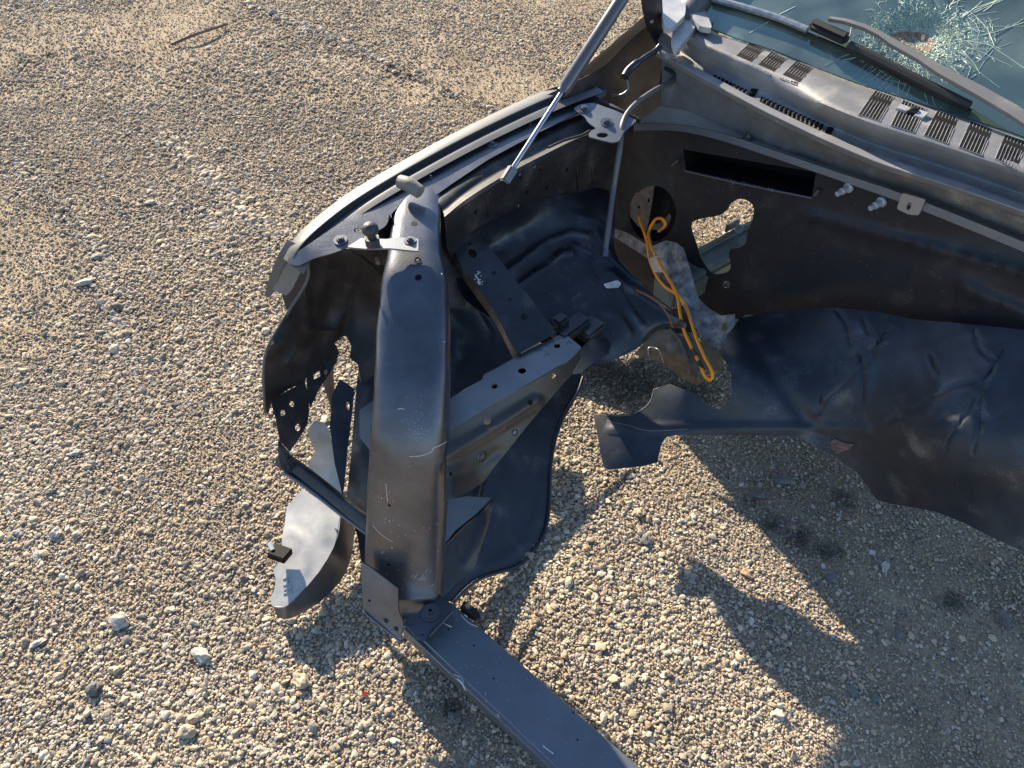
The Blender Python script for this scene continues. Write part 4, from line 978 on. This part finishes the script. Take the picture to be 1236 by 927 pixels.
bolt(shbv, 902, 168, .008, M['dark_bolt'], truck, h=.01)
tube('plenum_rod', row([(814, 96, .80), (822, 113, .775), (834, 133, .74)]), .006, M['tube'], truck)
tube('wiring_clip', row([(803, 82, .82), (812, 88, .82), (814, 98, .80), (810, 100, .79)]), .005, M['rubber'], truck)

# --- cowl
lipf = [(792, 61), (816, 75), (843, 90), (870, 105), (918, 131), (957, 150), (1000, 170), (1057, 194), (1105, 210), (1154, 226), (1220, 249), (1290, 274)]
def off(L, dx, dy): return [(x + dx, y + dy) for x, y in L]
back = [(836, 12), (858, 36), (878, 45), (898, 51), (936, 63), (962, 73), (985, 83), (1038, 103), (1085, 118), (1130, 132), (1220, 161), (1290, 184)]
def mixl(t_): return [(a[0] * (1 - t_) + b[0] * t_, a[1] * (1 - t_) + b[1] * t_) for a, b in zip(lipf, back)]
zr = lambda base, hump: [base + hump * k for k in [0, 0, 0, 0, 0, .2, .7, 1, 1, 1, 1, 1]]
rows = []
for t_, zb, hp in [(0, .862, 0), (.04, .870, 0), (.09, .870, 0), (.12, .860, 0), (.24, .864, .004), (.36, .880, .018), (.52, .902, .026), (.68, .918, .014), (.86, .922, .008), (1, .915, .004)]:
    L = mixl(t_); zz = zr(zb, hp); rows.append(row([(p[0], p[1], z_) for p, z_ in zip(L, zz)]))
cw, cwbv = loft('cowl_panel', rows, M['plastic'], truck, n=6, m=4, thick=.004)
loft('cowl_lip', [row([(x, y, .874) for x, y in off(lipf, 5, -5)]), row([(x, y, .875) for x, y in off(lipf, 1, 1)]), row([(x, y, .866) for x, y in off(lipf, 0, 3.5)]), row([(x, y, .855) for x, y in off(lipf, 0, 7)])], mat('cowl_lip_plastic', (.22, .22, .23), .45, bump=.2, speck=.3), truck, n=6, m=3)
# drain slots
bm = bmesh.new()
def slot(x, y, w_=2.4, h_=5.5, sk=-.45):
    cs = [(x - w_ / 2 - sk * h_ / 2, y - h_ / 2), (x + w_ / 2 - sk * h_ / 2, y - h_ / 2 + .8), (x + w_ / 2 + sk * h_ / 2, y + h_ / 2 + .8), (x - w_ / 2 + sk * h_ / 2, y + h_ / 2)]
    q = [hit(cwbv, *c_) for c_ in cs]
    if any(p is None for p, _ in q): return
    f_ = [bm.verts.new(p + n_ * .0006) for p, n_ in q]; g_ = [bm.verts.new(p - n_ * .0008) for p, n_ in q]
    bm.faces.new(f_); bm.faces.new(g_[::-1])
    for i in range(4): bm.faces.new([f_[i], f_[(i + 1) % 4], g_[(i + 1) % 4], g_[i]])
def slots(x0, y0, x1, y1, n_):
    for i in range(n_): slot(x0 + (x1 - x0) * i / (n_ - 1), y0 + (y1 - y0) * i / (n_ - 1), 3.4, 8)
slots(820, 73, 836, 81, 5); slots(857, 92, 899, 112, 10); slots(919, 121, 991, 153, 15)
slot(909, 111, 8, 9); slot(1001, 157, 8, 8)
merge(cw, bm, M['black'])
# vents: each a grille with frame well and slats
def vent(c0, c1, c2, c3, n_=6):
    """corners tl, tr, br, bl"""
    def pt(u, v):
        return (c0[0] * (1 - u) * (1 - v) + c1[0] * u * (1 - v) + c2[0] * u * v + c3[0] * (1 - u) * v, c0[1] * (1 - u) * (1 - v) + c1[1] * u * (1 - v) + c2[1] * u * v + c3[1] * (1 - u) * v)
    def s(u, v, lift):
        p, n_ = hit(cwbv, *pt(u, v)); return p + n_ * lift
    try:
        bm = bmesh.new(); k = 4; G = [[bm.verts.new(s(i / k, j / k, .0008)) for i in range(k + 1)] for j in range(k + 1)]
        for j in range(k):
            for i in range(k): bm.faces.new([G[j][i], G[j][i + 1], G[j + 1][i + 1], G[j + 1][i]])
        g = finish('cowl_vent', bm, M['black'], truck)
        bm = bmesh.new()
        for i in range(1, n_ + 1):
            u = i / (n_ + .6)
            tube_bm(bm, [s(u, .02, .0012), s(u, .5, .0016), s(u, .98, .0012)], .0008, 5, 1)
        for e_ in ([(0, 0), (1, 0)], [(1, 0), (1, 1)], [(1, 1), (0, 1)], [(0, 1), (0, 0)]):
            tube_bm(bm, [s(*e_[0], .0008), s((e_[0][0] + e_[1][0]) / 2, (e_[0][1] + e_[1][1]) / 2, .0008), s(*e_[1], .0008)], .0011, 6, 1)
        finish('vent_slats', bm, M['plastic'], g)
    except Exception as ex: print('vent fail', c0, ex)
vent((904, 53), (922, 60), (903, 79), (885, 71)); vent((931, 63), (950, 71), (930, 91), (911, 82)); vent((961, 74), (981, 82), (962, 103), (941, 94))
vent((1056, 110), (1079, 118), (1062, 147), (1036, 139)); vent((1090, 121), (1118, 132), (1104, 161), (1075, 152), 7); vent((1131, 134), (1157, 142), (1144, 174), (1115, 164)); vent((1172, 146), (1198, 157), (1185, 188), (1157, 178)); vent((1213, 163), (1240, 172), (1226, 205), (1201, 192)); vent((1254, 176), (1280, 185), (1268, 218), (1240, 207))
p, nr = hit(cwbv, 1100, 137); bm = bmesh.new()
bmesh.ops.create_uvsphere(bm, u_segments=16, v_segments=10, radius=.013, matrix=Matrix.Translation(p + nr * .006) @ Matrix.Diagonal((1, .8, .7, 1)))
g_ = finish('washer_jet', bm, M['rubber'], truck)
bm = bmesh.new(); box_bm(bm, p - EL * .02 + nr * .003, EL * .012, ER * .012, Z * .004, .001); box_bm(bm, p + EL * .02 + nr * .003, EL * .01, ER * .016, Z * .004, .001); finish('jet_housing', bm, M['trim'], g_)
# cowl end pieces by the pillar
for o_l, z_ in (([(800, -20), (830, -20), (827, 18), (812, 33), (803, 34), (799, 20)], .96), ([(826, 18), (834, 21), (842, 28), (832, 42), (822, 54), (816, 62), (811, 48), (812, 36)], .935), ([(832, -20), (850, 8), (860, 34), (846, 32), (834, 20), (829, 10)], .945), ([(800, 34), (812, 36), (812, 50), (816, 62), (806, 66), (796, 60), (794, 48)], .905)):
    patch('cowl_end_cap', rounded(o_l, 4), (lambda zz: (lambda x, y: depth(P(x, y, z=zz), x, y) ))(z_), M['trim'] if z_ != .905 else M['plastic'], truck, step=6, thick=.014, bump=lambda x, y: .002 * math.sin(x / 6))
#finish('cowl_end_cap', bm, M['trim'], truck, 30)

# --- windscreen
def wsf(x, y):
    q = ray(x, y); # z = .925 + .6 (r-1.80)
    a_ = H - .925 + .6 * 1.80; return a_ / (.6 * q.dot(ER) - q.z)
def wsb(x, y):
    dd_ = math.hypot((x - 1112) / 1.5, y - 45); return -.030 * math.exp(-(dd_ / 26) ** 2) - .004 * math.exp(-((dd_ - 40) / 10) ** 2) * math.sin(x * .3 + y * .5)
wso = [(832, 8), (858, 34), (898, 49), (936, 61), (985, 81), (1038, 101), (1085, 116), (1130, 130), (1220, 159), (1330, 200), (1420, 60), (1300, -40), (1120, -90), (960, -90), (850, -60)]
ws, wsbv = patch('windscreen', wso, wsf, M['glass'], truck, step=9, thick=0.005, bump=wsb, holes=[ell(1114, 45, 2.2, 5, .2, 10)], ret=True)
rc = random.Random(3); bm = bmesh.new()
def crk(pts, rad):
    q = [hit(wsbv, x, y) for x, y in pts]; q = [p + n_ * .0006 for p, n_ in q if p is not None]
    if len(q) > 1: tube_bm(bm, q, rad, 3, 1, False)
cx0, cy0 = 1112, 45
for i in range(240):                                   # dense star near the blow
    a = rc.uniform(0, 6.283); d0 = rc.uniform(12, 46); L_ = rc.uniform(5, 26); pts = []
    for k in range(5):
        dd_ = d0 + L_ * k / 4; pts.append((cx0 + math.cos(a + .06 * rc.gauss(0, 1)) * dd_ * 1.45, cy0 + math.sin(a + .06 * rc.gauss(0, 1)) * dd_ * .95))
    crk(pts, rc.choice([.0003, .0004, .0005]))
for i in range(46):                                    # rings, broken
    rr = rc.uniform(18, 62); a0 = rc.uniform(0, 6.283); sp = rc.uniform(.2, .9)
    crk([(cx0 + math.cos(a0 + sp * k / 9) * rr * 1.45 + rc.gauss(0, 1.1), cy0 + math.sin(a0 + sp * k / 9) * rr * .95 + rc.gauss(0, 1.1)) for k in range(10)], rc.choice([.0003, .0004, .0006]))
for i in range(30):                                    # long radial runs
    a = rc.uniform(-.6, 2.9); L_ = rc.uniform(35, 95); x, y = cx0 + math.cos(a) * 55, cy0 + math.sin(a) * 45; pts = []
    for k in range(9):
        pts.append((x, y)); a += rc.gauss(0, .1); x += math.cos(a) * L_ / 9; y += math.sin(a) * L_ / 9
    crk(pts, rc.choice([.0003, .0005, .0007]))
for pts in [[(1187, 50), (1200, 58), (1218, 70), (1250, 92)], [(1178, 20), (1192, 35), (1200, 55), (1180, 75)], [(1160, 70), (1172, 82), (1165, 100), (1178, 90)], [(905, 40), (925, 28), (940, 18), (960, 8)], [(1130, 70), (1150, 90), (1160, 78)], [(1218, 30), (1200, 45), (1240, 20)], [(1187, 14), (1196, 8), (1210, -10)]]: crk(pts, .0008)
merge(ws, bm, M['crack'])
# crushed granular zone
bm = bmesh.new()
for i in range(7000):
    a = rc.uniform(0, 6.283); dd_ = abs(rc.gauss(0, 1)) * 16 + 5; dd_ = dd_ if dd_ < 46 else rc.uniform(20, 46)
    x, y = cx0 + math.cos(a) * dd_ * 1.5, cy0 + math.sin(a) * dd_ * .95
    p, n_ = hit(wsbv, x, y)
    if p is None: continue
    s_ = rc.uniform(.0008, .0036); u1 = Vector((rc.gauss(0, 1), rc.gauss(0, 1), rc.gauss(0, .5))).normalized() * s_; u2 = u1.cross(n_).normalized() * s_ * rc.uniform(.2, .8)
    v_ = [bm.verts.new(p + n_ * .0008 + q_) for q_ in (u1, u2, -u1, n_ * s_ * .8)]
    bm.faces.new([v_[0], v_[1], v_[3]]); bm.faces.new([v_[1], v_[2], v_[3]]); bm.faces.new([v_[0], v_[3], v_[2]]); bm.faces.new(v_[:3][::-1])
merge(ws, bm, M['crack'])
patch('windscreen_puncture', [(p[0] + rc.gauss(0, 1), p[1] + rc.gauss(0, 1)) for p in ell(1102, 50, 25, 12, .1, 22)], lambda x, y: wsf(x, y) - wsb(x, y) + .0, M['rust'], truck, step=5, thick=.001, holes=[ell(1114, 45, 2.6, 5.4, .2, 10)], bump=lambda x, y: .0035)
# dashboard behind the glass
loft('dashboard', [row([(840, 20, dict(z=.86)), (950, 64, dict(z=.87)), (1090, 118, dict(z=.87)), (1300, 190, dict(z=.87))]), row([(850, -30, dict(z=.90)), (980, 10, dict(z=.91)), (1120, 40, dict(z=.91)), (1330, 110, dict(z=.91))]), row([(850, -90, dict(z=.90)), (980, -60, dict(z=.91)), (1140, -40, dict(z=.9)), (1360, 30, dict(z=.9))])], M['dash'], truck, n=5, m=4)

# --- wiper
def wsp(x, y, lift): 
    return CAM + ray(x, y) * (wsf(x, y) - lift * 1.2)
arm = [(1001, 23), (1020, 26), (1043, 33), (1062, 42), (1077, 52), (1110, 70), (1135, 86), (1180, 110), (1220, 133), (1262, 160)]
aw = [.004, .005, .006, .007, .009, .010, .012, .014, .015, .016]
bm = bmesh.new(); prev = None
for (x, y), w_ in zip(arm, aw):
    c_ = wsp(x, y, .035); nx = wsp(x + 8, y + 5, .035); t_ = (nx - c_).normalized(); u_ = (Z * .86 - ER * .51).normalized(); s_ = t_.cross(u_).normalized()
    r_ = [bm.verts.new(c_ + s_ * w_ * a_ + u_ * b_) for a_, b_ in ((-1, 0), (-.8, .006), (.8, .006), (1, 0), (.8, -.006), (-.8, -.006))]
    if prev:
        for k in range(6): bm.faces.new([prev[k], prev[(k + 1) % 6], r_[(k + 1) % 6], r_[k]])
    else: bm.faces.new(r_[::-1])
    prev = r_
bm.faces.new(prev); finish('wiper_arm', bm, mat('wiper_grey', (.20, .19, .185), .45, spec=.5, speck=.3), truck, 30)
tube('wiper_blade', [wsp(x, y, .014) for x, y in [(860, -2), (905, 11), (940, 22), (975, 36)]], .0085, M['zinc'], truck, 8)
tube('wiper_blade', [wsp(x, y, .016) for x, y in [(1025, 55), (1060, 72), (1110, 98), (1170, 128)]], .0115, M['rubber'], truck, 8)
tube('wiper_rubber', [wsp(x, y, .004) for x, y in [(860, 2), (905, 15), (975, 41), (1025, 62), (1060, 80), (1110, 106), (1172, 134)]], .005, M['rubber'], truck, 6)
bm = bmesh.new(); c_ = wsp(1001, 38, .025); tx = (wsp(1028, 52, .025) - wsp(975, 28, .025)).normalized(); un = (Z * .86 - ER * .51).normalized()
box_bm(bm, c_, tx * .052, tx.cross(un) * .013, un * .013, .007); finish('wiper_adapter', bm, M['rubber'], truck)

bm = bmesh.new(); box_bm(bm, T(2.0, -1.19, .47), ER * .13, EL * .03, Z * .40, .02); finish('door_hinge_pillar', bm, M['primer'], truck)
# --- A pillars and header, above the frame
for s_, l_ in ((-1, -1.10), (1, .62)):
    sweep('windscreen_pillar', [(T(1.80, l_, .90), .035, .05, EL), (T(2.1, l_ * .98, 1.09), .035, .045, EL), (T(2.6, l_ * .92, 1.42), .035, .04, EL)], M['fender'], truck, seg=16, e=4)
sweep('windscreen_header', [(T(2.6, -1.02, 1.42), .05, .03, ER), (T(2.66, -.24, 1.46), .05, .03, ER), (T(2.6, .57, 1.42), .05, .03, ER)], M['fender'], truck, seg=16, e=4)

# --- crumpled floor panel
cr = [[(1010, 375), (1022, 392), (1026, 412), (1037, 430)], [(1080, 378), (1065, 408), (1050, 428), (1030, 452), (1012, 470), (1000, 480), (988, 500)], [(1037, 430), (1042, 460), (1040, 485)], [(1042, 385), (1046, 398), (1050, 402)],
      [(1210, 425), (1195, 450), (1180, 480), (1160, 510), (1145, 530), (1140, 550)], [(1180, 460), (1150, 468), (1128, 480), (1100, 495), (1070, 510)], [(1195, 450), (1160, 490), (1130, 512), (1100, 510)], [(1176, 400), (1185, 425), (1202, 435)], [(1185, 480), (1182, 520), (1175, 545)], [(1122, 430), (1130, 452)], [(986, 500), (990, 478)], [(1078, 398), (1060, 414), (1050, 440)]]
def crb(x, y):
    k = 0
    for i, L in enumerate(cr):
        dd_ = segdist((x, y), L)
        if dd_ < 22: k -= 1.4 * (.0026 * math.exp(-(dd_ / 2.0) ** 2) - .0022 * math.exp(-((dd_ - 5) / 6) ** 2)) * (.55 + .7 * abs(noise.noise(Vector((x / 20, y / 20, i)))))
    k += .003 * noise.noise(Vector((x / 110, y / 110, 2))) + .0022 * noise.noise(Vector((x / 24, y / 30, 5))) * max(0, min(1, (x - 1040) / 60))
    k -= .008 * math.exp(-(segdist((x, y), [(900, 405), (945, 470), (985, 520)]) / 9) ** 2)
    return k
# main panel: upper edge on the firewall, running down and forward; lower flange hangs from the fold
panf = tps([(900, 378, dict(r=1.60)), (1000, 372, dict(r=1.60)), (1100, 385, dict(r=1.60)), (1290, 405, dict(r=1.60)), (885, 440, dict(z=.37)), (1050, 450, dict(r=1.48)), (1250, 470, dict(r=1.48)),
            (870, 500, dict(z=.27)), (1000, 515, dict(z=.28)), (1150, 540, dict(r=1.36)), (717, 500, dict(z=.19)), (750, 505, dict(z=.20)), (800, 515, dict(z=.215)), (790, 555, dict(z=.165)), (735, 562, dict(z=.155)), (900, 528, dict(z=.235)), (960, 527, dict(z=.245)), (1050, 600, dict(r=1.38)), (1290, 680, dict(r=1.38)), (1200, 620, dict(r=1.37))])
pan_out = [(893, 384), (930, 375), (1000, 371), (1060, 376), (1100, 385), (1180, 392), (1290, 404), (1290, 690), (1240, 668), (1200, 650), (1165, 632), (1130, 618), (1100, 612), (1075, 608), (1058, 603), (1042, 580), (1034, 570), (1020, 560), (1010, 552), (1000, 547), (985, 540), (965, 528), (930, 526), (880, 525), (820, 525), (806, 527), (800, 532), (796, 545), (794, 558), (780, 562), (735, 567), (728, 563), (722, 530), (716, 499), (735, 500), (760, 500), (775, 494), (785, 484), (789, 470), (800, 466), (808, 463), (830, 472), (845, 478), (850, 486), (860, 492), (870, 495), (879, 488), (884, 474), (882, 450), (876, 436), (868, 424), (878, 404), (886, 394)]
pn, pnbv = patch('crumpled_floor_panel', pan_out, panf, M['crumple'], truck, step=5.5, thick=.003, bump=lambda x, y: crb(x, y) + .008 * math.exp(-((y - 517) / 4) ** 2) * (x > 735) * (x < 1050), ret=True, smooth=38, creases=cr)
SB = bmesh.new()
for pts in [[(765, 500), (778, 492), (786, 482), (789, 470), (798, 467)], [(733, 508), (760, 514), (785, 520), (830, 518)], [(718, 500), (740, 502), (762, 501)]]: scratch(pnbv, pts, .0007)
for i in range(40):
    x = random.uniform(720, 1220); y = random.uniform(385, 640); scratch(pnbv, [(x, y), (x + 1, y + .4)], .0005)
merge(pn, SB, mat('worn_edge', (.28, .26, .24), .5))
patch('rusty_torn_edge', [(1002, 533), (1008, 530), (1020, 535), (1030, 536), (1026, 543), (1016, 545), (1010, 549), (1004, 541)], lambda x, y: panf(x, y) - crb(x, y) - .004, mat('torn_pink_edge', (.26, .16, .12), .8, bump=1, bscale=400, color2=(.05, .045, .045), vscale=120), truck, step=4, bump=lambda x, y: .003 * noise.noise(Vector((x / 3, y / 3, 0))))
# underside board behind the torn edge
# torn metal by the cables
patch('torn_bulkhead_flap', [(782, 300), (790, 296), (804, 290), (816, 293), (825, 300), (832, 322), (843, 360), (855, 372), (870, 381), (887, 379), (887, 392), (880, 402), (872, 415), (866, 424), (850, 410), (835, 390), (819, 360), (797, 320)],
      tps([(790, 296, dict(r=1.60)), (825, 300, dict(r=1.60)), (843, 362, dict(r=1.55)), (887, 380, dict(r=1.54)), (866, 424, dict(r=1.46)), (819, 355, dict(r=1.52)), (797, 320, dict(r=1.57))]), M['galv'], truck, step=5,
      bump=lambda x, y: .012 * noise.noise(Vector((x / 14, y / 14, 1))), holes=[ell(874, 396, 4, 7, .4)])
patch('scuffed_strip', rounded([(738, 284), (742, 276), (755, 280), (782, 296), (800, 300), (798, 318), (782, 312), (760, 298)], 3), planef(r=RF - .03), M['galv'], truck, step=5, bump=lambda x, y: .004 * noise.noise(Vector((x / 8, y / 8, 1))))
# brown cover
cvf = tps([(770, 424, dict(z=.20)), (799, 397, dict(z=.27)), (818, 406, dict(z=.28)), (835, 463, dict(z=.16)), (801, 440, dict(z=.17)), (812, 425, dict(z=.26))])
patch('brown_cover', [(764, 428), (772, 420), (782, 408), (790, 400), (799, 397), (809, 398), (818, 406), (825, 420), (831, 434), (834, 446), (840, 458), (848, 452), (850, 460), (842, 464), (832, 462), (818, 452), (801, 440), (785, 432)], cvf, M['brown'], truck, step=5, bump=lambda x, y: .006 * noise.noise(Vector((x / 20, y / 20, 1))))
patch('brown_cover', [(818, 404), (834, 408), (852, 414), (866, 420), (872, 432), (874, 444), (862, 448), (850, 446), (838, 452), (830, 430)], tps([(818, 404, dict(z=.27)), (852, 414, dict(z=.27)), (874, 444, dict(z=.20)), (838, 452, dict(z=.20)), (830, 430, dict(z=.24))]), M['brown'], truck, step=5)
tube('cover_rim', row([(809, 398, .285), (820, 410, .29), (828, 432, .25), (833, 455, .19)]), .005, M['brown'], truck)
tube('wire_hook', row([(801, 438, .22), (796, 424, .25), (790, 420, .25), (783, 420, .25), (783, 428, .24)]), .002, M['zinc'], truck)
tube('thin_copper_wire', row([(768, 350, .535), (790, 362, .52), (805, 378, .49), (812, 395, .44)]), .0022, mat('copper', (.22, .09, .05), .5), truck)
patch('white_tag', rounded([(728, 343), (745, 338), (750, 342), (747, 347), (732, 348)], 2), lambda x, y: depth(hit(whbv, x, y)[0], x, y) - .004, M['label'], truck, step=5, thick=.001)
# hose
tube('bent_hose', row([(815, 94, .80), (806, 101, .81), (790, 109, .82), (770, 123, .82), (757, 137, .81), (751, 152, .80), (749, 175, .77), (745, 200, .73), (740, 232, .67), (735, 270, .635), (730, 306, .585)]), lambda t_: .0066 if t_ < .62 else .0074, mat('grey_hose', (.13, .125, .125), .42, spec=.6, bump=.2), truck, 12)
bm = bmesh.new(); c_ = P(730, 310, z=.58); cyl_bm(bm, c_, (P(735, 270, z=.635) - c_).normalized(), .0095, .018, 12); finish('hose_tip', bm, M['dark_bolt'], truck)
# drain hook wire etc. orange cables
c1 = [(771, 262, dict(r=1.630)), (776, 276, dict(r=1.600)), (781, 292, dict(r=1.577)), (784, 312, dict(r=1.539)), (792, 332, dict(r=1.509)), (804, 347, dict(r=1.478)), (818, 356, dict(r=1.448)), (828, 370, dict(r=1.417)), (834, 388, dict(r=1.379)), (842, 412, dict(r=1.326)), (851, 432, dict(r=1.296)), (858, 445, dict(r=1.273)), (860, 454, dict(r=1.265)), (857, 459, dict(r=1.258))]
c2 = [(795, 279, dict(r=1.640)), (803, 272, dict(r=1.610)), (799, 264, dict(r=1.600)), (791, 265, dict(r=1.610)), (784, 277, dict(r=1.600)), (783, 286, dict(r=1.570)), (788, 302, dict(r=1.524)), (800, 325, dict(r=1.478)), (812, 345, dict(r=1.433)), (818, 360, dict(r=1.417)), (821, 380, dict(r=1.379)), (826, 400, dict(r=1.341)), (835, 420, dict(r=1.311)), (844, 438, dict(r=1.280)), (851, 454, dict(r=1.258)), (857, 459, dict(r=1.253))]
tube('orange_cable', row(c1), .0044, M['orange'], truck, 12); tube('orange_cable', row(c2), .0044, M['orange'], truck, 12)
tube('cable_tape', row([(836, 422, dict(r=1.308)), (840, 429, dict(r=1.293))]), .0056, M['tape'], truck, 12, 1); tube('cable_tape', row([(843, 436, dict(r=1.283)), (848, 445, dict(r=1.271))]), .0056, M['tape'], truck, 12, 1)
patch('cable_label', rounded([(784, 312), (792, 309), (800, 324), (799, 329), (789, 328)], 1), planef(r=1.50), M['label'], truck, step=5, thick=.001)
print('objects', len(bpy.data.objects))
